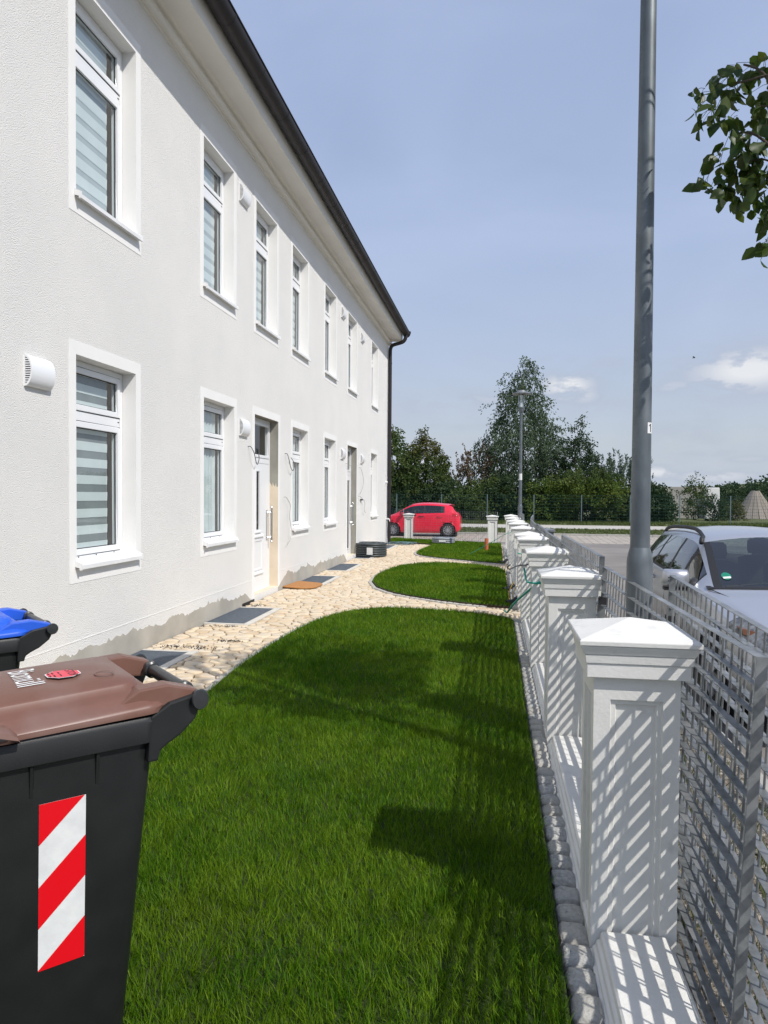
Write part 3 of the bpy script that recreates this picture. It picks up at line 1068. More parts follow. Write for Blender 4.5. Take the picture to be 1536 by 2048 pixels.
q.tube([(-3.02, 24.2, .02), (-2.92, 24.15, .035), (-2.84, 24.2, .03)], .022, 6)
q.tube([(-2.84, 24.2, .03), (-2.74, 24.26, .05), (-2.66, 24.2, .02)], .028, 6)
tag(q.build('work_glove', M_gasket, None, loc=(-2.85, 24.2, 0), smooth=True), 'small dark glove lying on the paving near the house corner', 'glove')
# ------------------------------------------------------------------ lawns
LAWN1 = [(.245, .6), (.245, 3), (.235, 6), (.215, 9.62), (.06, 9.86), (-.3, 10.08), (-.7, 10.22), (-1.4, 10.32), (-1.9, 10.12), (-2.22, 9.6), (-2.40, 8.7), (-2.46, 7.5), (-2.44, 6.3), (-2.38, 5.4), (-2.46, 4.7), (-2.5, 4.0),
         (-2.5, 3.3), (-2.5, .6)]
L2 = catmull([(-2.38, 13.45), (-2.45, 14.4), (-2.43, 15.1), (-2.30, 16.1), (-2.05, 16.85), (-1.6, 17.3), (-1.1, 17.38), (-.4, 17.02)], 4, False) + \
    [(.02, 16.5), (.17, 15.9), (.185, 13), (.20, 10.78)] + catmull([(-.2, 10.9), (-.73, 11.15), (-1.3, 11.55), (-1.75, 11.98), (-2.15, 12.65)], 4, False)
L3 = [(.14, 17.62)] + catmull([(-.4, 17.98), (-1.23, 18.62), (-1.8, 19.15), (-2.15, 19.7), (-2.32, 20.5), (-2.30, 21.6), (-2.22, 22.6), (-2.1, 23.9)], 4, False) + [(-3.2, 24.72), (-3.94, 24.75), (-3.94, 26.95), (.12, 24.75)]
L1 = LAWN1[:4] + catmull(LAWN1[3:-1], 4, False)[1:] + LAWN1[-1:]
LAWNS = [L1, L2, L3]
LZ = .035
for k, P in enumerate(LAWNS):
    q = MB()
    n = len(P)
    ar = sum(P[i][0] * P[(i + 1) % n][1] - P[(i + 1) % n][0] * P[i][1] for i in range(n))
    PP = P if ar > 0 else P[::-1]
    q.poly([(x, y, LZ) for x, y in PP], 0)
    for i in range(n):
        a, b = PP[i], PP[(i + 1) % n]
        q.poly([(*a, -.03), (*b, -.03), (*b, LZ), (*a, LZ)], 1)
    tag(q.build('lawn', [M_turf, M_soil]), kind='structure')


def nz(P, s, seed):   # smooth value noise for patches of longer and shorter, yellower and greener grass
    rg = np.random.default_rng(seed)
    G = rg.random((64, 64))
    x, y = (P[:, 0] / s) % 63, (P[:, 1] / s) % 63
    i, j = x.astype(int), y.astype(int)
    u, v = x - i, y - j
    u, v = u * u * (3 - 2 * u), v * v * (3 - 2 * v)
    return G[i, j] * (1 - u) * (1 - v) + G[i + 1, j] * u * (1 - v) + G[i, j + 1] * (1 - u) * v + G[i + 1, j + 1] * u * v


def grass_mesh(name, P, h, w, segs, seed, lean=.55, z0=LZ):
    rg = np.random.default_rng(seed)
    n = len(P)
    hh = h * np.where(rg.random(n) < .045, 1.45, 1.0) * rg.uniform(.5, 1.15, n) * (.80 + .4 * nz(P, .35, seed))
    # neighbouring blades lean together in tufts
    fa = nz(P, .11, seed + 1) * 4 * PI + rg.normal(0, 1.1, n)
    ln = lean * hh * rg.uniform(.15, 1.5, n)
    dx, dy = np.cos(fa) * ln, np.sin(fa) * ln
    ga = rg.uniform(0, 2 * PI, n)
    wx, wy = np.cos(ga) * w * .5, np.sin(ga) * w * .5
    ww = rg.uniform(.6, 1.25, n)
    cols = []
    for s in range(segs):
        t = s / segs
        k = t ** 1.7
        r_ = ww * (1 - .55 * t)
        bx, by, bz = P[:, 0] + dx * k, P[:, 1] + dy * k, z0 - .004 + hh * (t - .18 * t * t * np.minimum(1.6, ln / hh))
        cols += [np.stack([bx - wx * r_, by - wy * r_, bz], 1), np.stack([bx + wx * r_, by + wy * r_, bz], 1)]
    cols.append(np.stack([P[:, 0] + dx, P[:, 1] + dy, z0 + hh * (1 - .18 * np.minimum(1.6, ln / hh))], 1))
    V = np.stack(cols, 1)
    m = V.shape[1]
    idx, sizes = [], []
    for s in range(segs - 1):
        idx += [2 * s, 2 * s + 1, 2 * s + 3, 2 * s + 2]
        sizes.append(4)
    idx += [2 * segs - 2, 2 * segs - 1, 2 * segs]
    sizes.append(3)
    fi = (np.array(idx)[None] + m * np.arange(n)[:, None]).ravel()
    tint = np.clip(rg.normal(.28, .22, n) + .42 * (nz(P, .55, seed + 2) - .5) + .30 * (nz(P, .16, seed + 3) - .5), 0, 1)
    tint = np.where(rg.random(n) < .06, 1.0, tint)
    tt = np.repeat(tint[:, None], m, 1)
    me = big_mesh(name, V.reshape(-1, 3), fi, np.tile(sizes, n), [M_grass], tt.ravel(), smooth=True)
    return me


def scatter(poly, y0, y1, dens, seed, inset=0.0, skip=None):
    rg = np.random.default_rng(seed)
    a = np.array(poly)
    lo, hi = a.min(0), a.max(0)
    lo[1], hi[1] = max(lo[1], y0), min(hi[1], y1)
    n = int((hi[0] - lo[0]) * (hi[1] - lo[1]) * dens)
    P = rg.uniform(lo, hi, (n, 2))
    P = P[in_poly(P, poly)]
    if inset:
        P = P[edge_dist(P, poly) > inset * rg.random(len(P))]
    if skip is not None:
        P = P[~skip(P)]
    return P


BIN_POS = (-1.367, 1.888)


def under_bin(P):
    return (np.hypot(P[:, 0] - BIN_POS[0], P[:, 1] - BIN_POS[1]) < .27)


def seen(P):   # leave out what the camera can never see behind the bin or beside the frame
    return P[:, 0] < -.62 * P[:, 1] - .15


s1 = lambda P: under_bin(P) | seen(P)
zones = [('lawn_grass', L1, 1.7, 3.4, 15500, .056, .0036, 3), ('lawn_grass', L1, 3.4, 5.2, 11000, .055, .0042, 3), ('lawn_grass', L1, 5.2, 7.4, 6500, .055, .0056, 2), ('lawn_grass', L1, 7.4, 10.6, 4600, .053, .0075, 2),
         ('lawn_grass', L2, 10, 18, 2700, .055, .011, 2), ('lawn_grass', L3, 17, 27, 1700, .055, .016, 2)]
for i, (nm, P, y0, y1, de, h, w_, sg) in enumerate(zones):
    pts = scatter(P, y0, y1, de, 100 + i, .02, s1)
    tag(reg(bpy.data.objects.new(nm, grass_mesh(nm, pts, h, w_, sg, 200 + 7 * i)), None, (0, 0, 0)), kind='stuff')

# ------------------------------------------------------------------ natural stone paving along the house and to the gates
GRATES = [(-3.785, -3.16, 5.85, 7.12), (-3.785, -3.16, 8.82, 10.08), (-3.785, -3.20, 12.95, 14.30), (-3.785, -3.24, 15.45, 16.95), (-3.785, -3.28, 18.5, 19.65), (-3.785, -3.30, 22.0, 23.6)]
pave = bpy.data.objects.new('stone_paving', None)
reg(pave, None, (-3.0, 8.0, 0))
tag(pave, kind='structure')
cell = .168
pts = []
y = 3.2
row = 0
while y < 24.7:
    x = -3.80 + (row % 2) * cell * .5
    while x < .40:
        pts.append((x + random.uniform(-.36, .36) * cell, y + random.uniform(-.36, .36) * cell * .88))
        x += cell * random.choice((.82, .95, 1.0, 1.15, 1.3))
    y += cell * .86
    row += 1
pts = np.array(pts)
inl = np.zeros(len(pts), bool)
for P in LAWNS:
    inl |= in_poly(pts, P) & (edge_dist(pts, P) > .10)
for (xa, xb, ya, yb) in GRATES:
    inl |= (pts[:, 0] < xb - .07) & (pts[:, 1] > ya + .0) & (pts[:, 1] < yb - .0)
inl |= (pts[:, 0] > .22) & ((pts[:, 1] < 9.6) | ((pts[:, 1] > 10.7) & (pts[:, 1] < 16.0)) | (pts[:, 1] > 17.5))
keep = ~inl & (pts[:, 0] > WX + .0)
grid = {}
for i, (x, y) in enumerate(pts):
    grid.setdefault((int(x // .3), int(y // .3)), []).append(i)


def clip(poly, px, py, nx_, ny_):   # keep the side where (p - q).n <= 0
    out = []
    m = len(poly)
    for i in range(m):
        a, b = poly[i], poly[(i + 1) % m]
        da, db = (a[0] - px) * nx_ + (a[1] - py) * ny_, (b[0] - px) * nx_ + (b[1] - py) * ny_
        if da <= 0:
            out.append(a)
        if da * db < 0:
            t = da / (da - db)
            out.append((a[0] + (b[0] - a[0]) * t, a[1] + (b[1] - a[1]) * t))
    return out


stones = []
for i in np.nonzero(keep)[0]:
    x, y = pts[i]
    if y < 4.4 or (x > -3.2 and x / y < -.80):
        continue
    po = [(x - .2, y - .2), (x + .2, y - .2), (x + .2, y + .2), (x - .2, y + .2)]
    gx, gy = int(x // .3), int(y // .3)
    for a in (-1, 0, 1):
        for b in (-1, 0, 1):
            for j in grid.get((gx + a, gy + b), ()):
                if j == i:
                    continue
                dx, dy = pts[j][0] - x, pts[j][1] - y
                d = math.hypot(dx, dy)
                if d > .42 or d < 1e-6:
                    continue
                s = (d * .5 - random.uniform(.0050, .0095)) / d
                po = clip(po, x + dx * s, y + dy * s, dx, dy)
                if len(po) < 3:
                    break
    po = clip(po, WX + .014, 0, -1, 0)
    for (xa, xb, ya, yb) in GRATES:
        if ya - .2 < y < yb + .2 and x < xb + .2:
            if x > xb - .07 and ya - .06 < y < yb + .06:
                po = clip(po, xb + .005, 0, -1, 0)
            elif y < ya:
                po = clip(po, 0, ya - .075, 0, 1)
            else:
                po = clip(po, 0, yb + .075, 0, -1)
    if len(po) < 3:
        continue
    ar = .5 * abs(sum(po[k][0] * po[(k + 1) % len(po)][1] - po[(k + 1) % len(po)][0] * po[k][1] for k in range(len(po))))
    if ar < .0035:
        continue
    rd = []
    m = len(po)
    for k in range(m):   # rounded corners
        a, b, c = po[k - 1], po[k], po[(k + 1) % m]
        if math.dist(a, b) < .012 and m > 4:
            continue
        rd.append((b[0] + (a[0] - b[0]) * .21, b[1] + (a[1] - b[1]) * .21))
        rd.append((b[0] + (c[0] - b[0]) * .21, b[1] + (c[1] - b[1]) * .21))
    cx, cy = sum(p[0] for p in rd) / len(rd), sum(p[1] for p in rd) / len(rd)
    stones.append((cx, cy, rd, random.gauss(0, .0022), random.gauss(0, .012), random.gauss(0, .012), min(1, max(0, random.gauss(.36, .32)))))


def stone_into(mb, st, tl):
    cx, cy, rd, dz, tx, ty, tint = st
    ring = lambda k, z: [(cx + (x - cx) * k, cy + (y - cy) * k, z + dz + (x - cx) * tx + (y - cy) * ty) for x, y in rd]
    mb.rings([ring(1.0, -.03), ring(1.0, -.010), ring(.965, -.0025), ring(.90, .0005)], 0, False, True)
    tl += [tint] * (4 * len(rd))


# the 300 that show largest: by size in the picture
def shown(st):
    x, y = st[0], st[1]
    return -(y * y) if abs((x + .16 * y) / y) < .62 else -1e9


stones.sort(key=shown, reverse=True)
for st in stones[:300]:
    q = MB()
    tl = []
    stone_into(q, st, tl)
    q.build('paving_stone', M_paver, pave, smooth=True, auto=50, tint=tl)
q = MB()
tl = []
for st in stones[300:]:
    stone_into(q, st, tl)
tag(q.build('paving_stones', M_paver, pave, smooth=True, auto=50, tint=tl), kind='stuff')
# spilled grit on the stones by the first grates
q = MB()
for (gx, gy, rx, ry, n) in ((-3.35, 7.35, .28, .08, 150), (-3.05, 7.75, .18, .07, 90), (-3.45, 8.6, .2, .06, 60), (-3.6, 10.3, .12, .1, 50)):
    for k in range(n):
        x, y, s = random.gauss(gx, rx * .6), random.gauss(gy, ry * .6), random.uniform(.004, .010)
        if x < WX + .02:
            continue
        q.lathe([(s * .2, 0), (s, s * .5), (s * .3, s * 1.1)], 5, (x, y, .001))
tag(q.build('grit', M_gasket), kind='stuff')

# narrow setts edging the lawns, one by one
var_s = []
for k in range(5):
    q = MB()
    n = 8
    rs = []
    for (sc, z) in ((1.0, -.05), (1.0, .004), (.93, .016), (.72, .021)):
        rs.append([((.036 * sc + .0) * sx + random.uniform(-.003, .003), (.055 * sc) * sy + random.uniform(-.004, .004), z + random.uniform(-.002, .002))
                   for sx, sy in ((-1, -.7), (-.75, -1), (.75, -1), (1, -.7), (1, .7), (.75, 1), (-.75, 1), (-1, .7))])
    q.rings(rs)
    var_s.append(q)
edge_paths = [L1[3 + 12:-2], [p for p in L2[:30]] + [], L2[33:] + L2[:1], L3[1:30]]


def lay_setts(path, meshes, owner, step, off, nm, zoff=0.0, jit=.004):
    acc = 0.0
    for i in range(len(path) - 1):
        a, b = Vector(path[i]), Vector(path[i + 1])
        L = (b - a).length
        if L < 1e-6:
            continue
        t = (b - a) / L
        nrm = Vector((t.y, -t.x)) * off
        while acc < L:
            p = a + t * acc + nrm
            me = random.choice(meshes)
            o = bpy.data.objects.new(nm, me)
            reg(o, owner, Vector((p.x, p.y, zoff)) - WPOS[owner.name])
            o.rotation_euler = (random.gauss(0, .03), random.gauss(0, .03), math.atan2(t.y, t.x) - PI / 2 + random.gauss(0, .03) + random.choice((0, PI)))
            acc += step * random.uniform(.96, 1.05)
        acc -= L


def sett_meshes(var, m):
    out = []
    for q in var:
        me = bpy.data.meshes.new('sett')
        me.from_pydata(q.v, [], q.f)
        me.materials.append(m)
        me.polygons.foreach_set('use_smooth', [True] * len(me.polygons))
        me.set_sharp_from_angle(angle=R(55))
        out.append(me)
    return out


SM = sett_meshes(var_s, M_sett2)
for k, P in enumerate((L1, L2, L3)):
    ow = bpy.data.objects.new('lawn_edging', None)
    reg(ow, None, (P[0][0], P[0][1], 0))
    tag(ow, kind='structure')
    n = len(P)
    ar = sum(P[i][0] * P[(i + 1) % n][1] - P[(i + 1) % n][0] * P[i][1] for i in range(n))
    path = [p for p in P if p[0] < .16 and p[1] > (5.15 if k == 0 else 0) and p[1] < 24.2]
    if k == 0:
        path = [(.20, 9.70)] + path
    off = .045 if ar > 0 else -.045
    if k == 1:      # the list is closed: start it at the right hand end near the first gate
        i0 = max(range(len(path)), key=lambda i: math.dist(path[i], path[(i + 1) % len(path)]))
        path = path[i0 + 1:] + path[:i0 + 1]
    lay_setts(path, SM, ow, .112, off, 'edging_sett')

# rough granite setts between the lawns and the fence
var_g = []
for k in range(7):
    q = MB()
    rs = []
    W_, H_ = random.uniform(.052, .060), random.uniform(.060, .068)
    for (sc, z) in ((1.02, -.06), (1.0, .012), (.95, .030), (.80, .043), (.45, .050)):
        rs.append([(W_ * sc * sx + random.uniform(-.005, .005), H_ * sc * sy + random.uniform(-.005, .005), z + random.uniform(-.005, .005))
                   for sx, sy in ((-1, -.6), (-.85, -.92), (-.4, -1), (.4, -1), (.85, -.92), (1, -.6), (1, .6), (.85, .92), (.4, 1), (-.4, 1), (-.85, .92), (-1, .6))])
    q.rings(rs)
    var_g.append(q)
GM = sett_meshes(var_g, M_sett)
ow = bpy.data.objects.new('granite_edging', None)
reg(ow, None, (.30, 5, 0))
tag(ow, kind='structure')
for (ya, yb) in ((1.55, 9.66), (10.85, 16.0), (17.75, 24.2)):
    lay_setts([(.306 - .004 * (ya - 2.7), ya), (.306 - .004 * (yb - 2.7), yb)], GM, ow, .134, 0, 'granite_sett', -.012)

# light wells with steel gratings
GL = ['steel light well grating with grit on it beside the brown bin', 'steel light well grating below the second ground floor window', 'steel light well grating beyond the orange doormat',
      'steel light well grating below the fourth ground floor window', 'steel light well grating under the coil of black pipe', 'steel light well grating nearest the house corner']
for k, (xa, xb, ya, yb) in enumerate(GRATES):
    gt = thing('light_well_grating', GL[k], 'grating', (xa, ya, 0), group='light well gratings along the house wall')
    f = MB()
    t = .065
    f.box(xb - .09, xb, ya - t, yb + t, -.06, .006)
    f.box(xa, xb - .09, ya - t, ya - .004, -.06, .004)
    f.box(xa, xb - .09, yb + .004, yb + t, -.06, .004)
    f.build('frame', M_wframe, gt, bevel=.003)
    bt = MB()
    bt.box(xa, xb - .09, ya, yb, -.30, -.06)
    bt.build('shaft', M_dark, gt)
    q = MB()
    xx = xa + .006
    rect_y = []
    q.box(xa + .002, xb - .092, ya, ya + .012, -.035, .003)
    q.box(xa + .002, xb - .092, yb - .012, yb, -.035, .003)
    q.box(xa + .002, xa + .012, ya + .012, yb - .012, -.035, .003)
    q.box(xb - .104, xb - .092, ya + .012, yb - .012, -.035, .003)
    yy = ya + .030
    while yy < yb - .02:
        q.box(xa + .012, xb - .104, yy, yy + .004, -.030, .001)
        yy += .030
    xx = xa + .024
    while xx < xb - .11:
        q.box(xx, xx + .004, ya + .012, yb - .012, -.012, .0005)
        xx += .0115 if k > 1 else .0115
    tag(q.build('grating_bars', M_grate, gt), kind='stuff')

# ------------------------------------------------------------------ white fence pillars with panelled shafts
def panel_face(mb, T, w2, z0, z1, d=.012):
    """a shaft side in the plane u (across), z; T maps (u, z, depth) to xyz; recessed panel with a stepped moulding"""
    a, b = .062, .078
    lv = [(w2, z0, z1, 0), (w2 - a, z0 + .11, z1 - .085, 0), (w2 - a - .004, z0 + .114, z1 - .089, .012), (w2 - b - .004, z0 + .128, z1 - .103, .012), (w2 - b - .009, z0 + .133, z1 - .108, .024)]
    rg = [[T(-u, zz0, dd), T(u, zz0, dd), T(u, zz1, dd), T(-u, zz1, dd)] for (u, zz0, zz1, dd) in lv]
    for i in range(len(rg) - 1):
        for j in range(4):
            mb.poly([rg[i][j], rg[i][(j + 1) % 4], rg[i + 1][(j + 1) % 4], rg[i + 1][j]])
    mb.poly(rg[-1])


def make_pillar(hcap=1.18):
    p = thing('fence_pillar', '', 'pillar', (0, 0, 0), group='white fence pillars along the pavement')
    w2, zt = .1585, 1.03
    s = MB()
    panel_face(s, lambda u, z, d: (u, -w2 + d, z), w2, -.06, zt)
    panel_face(s, lambda u, z, d: (-u, w2 - d, z), w2, -.06, zt)
    panel_face(s, lambda u, z, d: (w2 - d, u, z), w2, -.06, zt)
    panel_face(s, lambda u, z, d: (-w2 + d, -u, z), w2, -.06, zt)
    s.build('shaft', M_white, p, world=False)
    c = MB()
    sq = lambda h, z: [(-h, -h, z), (h, -h, z), (h, h, z), (-h, h, z)]
    c.rings([sq(.150, zt), sq(.188, zt + .0005), sq(.1885, zt + .052)])
    c.rings([sq(.180, zt + .052), sq(.1935, zt + .053), sq(.197, zt + .084)])
    c.rings([sq(.190, zt + .084), sq(.199, zt + .085), sq(.2145, zt + .116), sq(.2145, zt + .118)])
    c.build('collar', M_white, p, world=False, bevel=.0025)
    t = MB()
    t.rings([sq(.210, zt + .118), sq(.219, zt + .121), sq(.220, zt + .136), sq(.216, zt + .141), sq(.004, zt + .192)])
    t.build('cap', M_white, p, world=False, bevel=.0018)
    return p


PIL = [(2.69, 1.18), (4.86, 1.17), (6.96, 1.16), (9.42, 1.135), (10.72, 1.115), (13.0, 1.11), (15.2, 1.105), (17.1, 1.09), (19.5, 1.08), (22.0, 1.075)]
PLB = ['nearest and largest white fence pillar, striped by the fence shadow', 'second white fence pillar from the front, green rope knotted behind its cap', 'third white fence pillar from the front, before the first gate',
       'white fence pillar on the near side of the first gate path', 'white fence pillar on the far side of the first gate path', 'white fence pillar midway along the second lawn', 'white fence pillar on the near side of the second gate path',
       'white fence pillar on the far side of the second gate path', 'white fence pillar beside the third lawn, last but one of the row', 'last white fence pillar of the row, nearest the far lamp']
p0 = None
PX = lambda y: .507 - .0058 * (y - 2.7)
for (y, hc), lb in zip(PIL, PLB):
    p = make_pillar() if p0 is None else dup(p0)
    p0 = p0 or p
    p.location = (PX(y), y + .1585, 0)
    p.rotation_euler.z = R(.3) + random.gauss(0, .004)
    p.scale = (.962, .985, hc / 1.17)
    WPOS[p.name] = Vector(p.location)
    p['label'] = lb
for (x, y, sc, lb) in ((-.19, 24.9, .975 / 1.17, 'white fence pillar at the far end of the garden behind the orange pipe'), (-3.33, 26.7, .965 / 1.17, 'white fence pillar at the far end of the garden in front of the red car')):
    p = dup(p0, None, (x, y, 0), R(-28) if x > -1 else R(-28))
    p.rotation_euler.z = R(2)
    p.scale = (.98, .98, sc)
    p['label'] = lb
    p['group'] = 'white fence pillars at the far end'

# low moulded plinths between the pillars
PLN = [(1.2, 2.685), (3.01, 4.855), (5.18, 6.955), (7.28, 9.415), (11.04, 12.99), (13.32, 15.19), (17.42, 19.49), (19.82, 21.99)]
PLL = ['nearest white plinth at the front of the fence striped by bar shadows', 'white plinth between the first and second pillars', 'white plinth between the second and third pillars', 'white plinth between the third pillar and the first gate',
       'white plinth just beyond the first gate', 'white plinth just before the second gate', 'white plinth just beyond the second gate', 'white plinth at the far end of the pillar row']
for (ya, yb), lb in zip(PLN, PLL):
    x = PX((ya + yb) / 2)
    prof = [(-.155, -.08), (-.155, .020), (-.146, .024), (-.143, .034), (-.134, .040), (-.130, .056), (-.119, .062), (-.116, .084), (-.108, .090), (.112, .090), (.120, .084), (.122, .062), (.132, .056), (.135, .036), (.152, .028), (.155, -.08)]
    q = MB()
    q.rings([[(x + (PX(yy) - x) + a, yy, z) for a, z in prof][::-1] for yy in (ya, yb)])
    tag(q.build('fence_plinth', M_white, None, loc=(x, ya, 0), smooth=True, auto=25), lb, 'plinth', 'white plinths between the fence pillars')

# ------------------------------------------------------------------ galvanised grating fence panels
def grate_panel(label, a, b, h, zb=.0, lean=0.0, pitch=.0825, rod=.088, fine=True, group='galvanised grating fence panels', depth=.030):
    """a, b: ground points (near, far). bars run from a to b, flat side up; rods stand on the street side"""
    A, Bv = Vector((*a, zb)), Vector((*b, zb))
    d = Bv - A
    L = d.length
    t = thing('grating_fence_panel', label, 'fence panel', A, math.atan2(d.y, d.x) - PI / 2, group)
    t.rotation_euler.y = lean
    n = int(round(h / pitch))
    pitch = h / n
    bar = MB()
    bar.box(-depth / 2, depth / 2, .004, L - .004, -.0015, .0015)
    rodm = MB()
    rodm.tube([(0, 0, 0), (0, 0, h)], .0040, 6)
    post = MB()
    post.box(-depth / 2 - .001, depth / 2 + .001, -.002, .002, -.02, h + .003)
    if fine:
        b0 = None
        for i in range(n + 1):
            if b0 is None:
                b0 = bar.build('flat_bar', M_galv, t, world=False)
                o = b0
            else:
                o = b0.copy()
                reg(o, t, (0, 0, 0))
            o.location = (0, 0, i * pitch)
            o.rotation_euler = (0, random.gauss(0, .012), random.gauss(0, .0006))
        r0_ = None
        k = int(L / rod)
        for i in range(1, k):
            if r0_ is None:
                r0_ = rodm.build('rod', M_galv, t, world=False)
                o = r0_
            else:
                o = r0_.copy()
                reg(o, t, (0, 0, 0))
            o.location = (depth / 2 - .005, L * i / k, 0)
        e0 = post.build('end_plate', M_galv, t, world=False)
        e1 = e0.copy()
        reg(e1, t, (0, L, 0))
    else:
        q = MB()
        for i in range(n + 1):
            q.box(-depth / 2, depth / 2, .004, L - .004, i * pitch - .0015, i * pitch + .0015)
        tag(q.build('flat_bars', M_galv, t, world=False), kind='stuff')
        q = MB()
        k = int(L / rod)
        for i in range(1, k):
            q.tube([(depth / 2 - .005, L * i / k, 0), (depth / 2 - .005, L * i / k, h)], .0032, 4)
        tag(q.build('rods', M_galv, t, world=False), kind='stuff')
        e0 = post.build('end_plate', M_galv, t, world=False)
        e1 = e0.copy()
        reg(e1, t, (0, L, 0))
    q = MB()
    q.box(-depth / 2 - .006, depth / 2 + .006, -.03, .03, h * .80, h * .80 + .05)
    c0 = q.build('clamp', M_gasket, t, world=False)
    c0.location.y += L + .01
    return t


grate_panel('nearest grating fence panel, propped beside the nearest white pillar', (.700, 2.18), (.640, 4.80), 1.238, 0.0, R(2.6))
grate_panel('grating fence panel nearest the silver car, standing outside the nearest panel', (.735, 1.30), (.868, 3.98), 1.320, -.042, R(2.5))
grate_panel('grating fence panel behind the second and third white pillars', (.655, 4.84), (.630, 7.42), 1.30, 0.0, R(1.2))
grate_panel('grating fence panel beyond the third white pillar, by the first gate', (.66, 7.45), (.63, 9.95), 1.22, 0.0, R(.5))
grate_panel('grating fence panel just beyond the grey gate post', (.68, 10.25), (.68, 12.75), 1.20, 0.0, R(.6), fine=False)
grate_panel('grating fence panel along the second lawn', (.66, 12.8), (.68, 15.3), 1.19, 0.0, R(.5), fine=False)
grate_panel('grating fence panel at the second gate', (.70, 15.6), (.85, 18.0), 1.22, 0.0, R(.5), fine=False)
grate_panel('grating fence panel along the third lawn near the far lamp', (.66, 19.0), (.62, 21.4), 1.20, 0.0, R(.5), fine=False)
grate_panel('grating fence panel between the two far pillars in front of the red car', (-.02, 24.95), (-3.1, 26.75), 1.12, .0, 0, .085, .075, False, 'grating panels closing the far end of the garden')
grate_panel('grating fence panel between far pillar and house corner', (-3.55, 26.85), (-5.6, 27.9), 1.14, .02, 0, .085, .075, False, 'grating panels closing the far end of the garden')
t = thing('gate_post', 'short grey steel gate post with a flat cap behind the white pillars', 'post', (.82, 11.9, 0))
q = MB()
q.box(.72, .90, 11.82, 12.0, -.05, 1.10)
q.build('post', M_galv, t, bevel=.004)
q = MB()
q.rings([[(.81 + h * sx, 11.91 + h * sy, z) for sx, sy in ((-1, -1), (1, -1), (1, 1), (-1, 1))] for h, z in ((.10, 1.10), (.115, 1.115), (.115, 1.14), (.02, 1.17))])
q.build('post_cap', M_galv, t)

# ------------------------------------------------------------------ stepped street lamps
def make_lamp(name_label, x, y, z0, htop, hs=1.0, hr=.40):
    t = thing('street_lamp', name_label, 'street lamp', (x, y, z0), group='galvanised street lamps')
    q = MB()
    zb = 1.415 - z0
    q.lathe([(.068, -.3), (.068, zb - .08), (.0665, zb - .055), (.061, zb - .025), (.054, zb), (.052, zb + .008)], 32, (0, 0, 0), cap=False)
    q.build('pole_base', M_pole, t, world=False, smooth=True)
    q = MB()
    q.lathe([(.0515, zb - .01), (.0405, htop - z0)], 32, cap=False)
    q.build('pole', M_pole, t, world=False, smooth=True)
    q = MB()
    q.lathe([(.040, htop - z0 - .02), (.075, htop - z0 + .04), (.08, htop - z0 + .12), (.092, htop - z0 + .13), (.092, htop - z0 + .17), (.0, htop - z0 + .17)], 24, cap=False)
    q.build('lamp_neck', M_pole, t, world=False, smooth=True, auto=40)
    q = MB()
    z = htop - z0 + .17
    q.lathe([(.080, z), (.098, z + .52 * hs), (.0, z + .52 * hs)], 24, cap=False)
    q.build('lamp_glass', M_glass, t, world=False, smooth=True, auto=40)
    q = MB()
    q.lathe([(.065, z), (.03, z + .22 * hs), (.026, z + .40 * hs), (.06, z + .5 * hs)], 16, cap=False)
    q.build('reflector', M_lglass, t, world=False, smooth=True)
    for k in range(4):
        a = PI / 4 + k * PI / 2
        q = MB()
        q.tube([(.086 * math.cos(a), .086 * math.sin(a), z), (.105 * math.cos(a), .105 * math.sin(a), z + .54 * hs)], .009, 6)
        q.build('lamp_strut', M_pole, t, world=False)
    q = MB()
    z += .52 * hs - .52
    q.lathe([(0, z + .52), (hr, z + .535), (hr + .02, z + .555), (hr, z + .575), (.16, z + .60), (.12, z + .66), (0, z + .67)], 32, cap=False)
    q.build('lamp_roof', M_galv, t, world=False, smooth=True, auto=30)
    return t


LX, LY, FLX, FLY = .765, 4.03, .68, 22.5
lamp1 = make_lamp('tall galvanised street lamp pole close behind the fence, numbered 1', LX, LY, -.05, 4.46, .62, .27)
lamp2 = make_lamp('far galvanised street lamp with a round flat hood in front of the birch', FLX, FLY, -.07, 4.27, .72, .27)
dd = Vector((.50, -.86, 0)).normalized()
# number plate wrapped on the pole (partly round the corner, as in the photo)
q = MB()
cpx, cpy = LX, LY
rr_ = .0498
a0 = math.atan2(-cpy, -cpx)   # towards the camera
angs = [a0 + R(36) + R(5) * i for i in range(11)]
q.rings([[(cpx + rr_ * math.cos(a), cpy + rr_ * math.sin(a), z) for a in angs] for z in (2.038, 2.096)], 0, False, False, close=False)
nb = q.build('number_sticker', M_wfilm, lamp1, smooth=True)
q = MB()
rr_ = .0504
am = angs[5]


def on_pole(da, z):
    return (cpx + rr_ * math.cos(am + da), cpy + rr_ * math.sin(am + da), z)


w_ = .075
q.poly([on_pole(-w_, 2.045), on_pole(w_, 2.045), on_pole(w_, 2.089), on_pole(-w_, 2.089)])
q.poly([on_pole(-w_ - .16, 2.074), on_pole(-w_, 2.081), on_pole(-w_, 2.089), on_pole(-w_ - .16, 2.080)])
q.build('number', M_inkb, nb)
q = MB()
q.lathe([(.0500, 2.18), (.0498, 2.38)], 24, (FLX, FLY, 0), cap=False)
q.build('number_sticker', M_wfilm, lamp2, smooth=True)
# ------------------------------------------------------------------ wheelie bins
def rrect(hx, hy, r, z, n=5, ox=0.0):
    pts = []
    r = min(r, hx, hy)
    for cx, cy, a0 in ((hx - r, hy - r, 0), (-hx + r, hy - r, 90), (-hx + r, -hy + r, 180), (hx - r, -hy + r, 270)):
        for i in range(n + 1):
            a = R(a0 + 90 * i / n)
            pts.append((ox + cx + r * math.cos(a), cy + r * math.sin(a), z))
    return pts


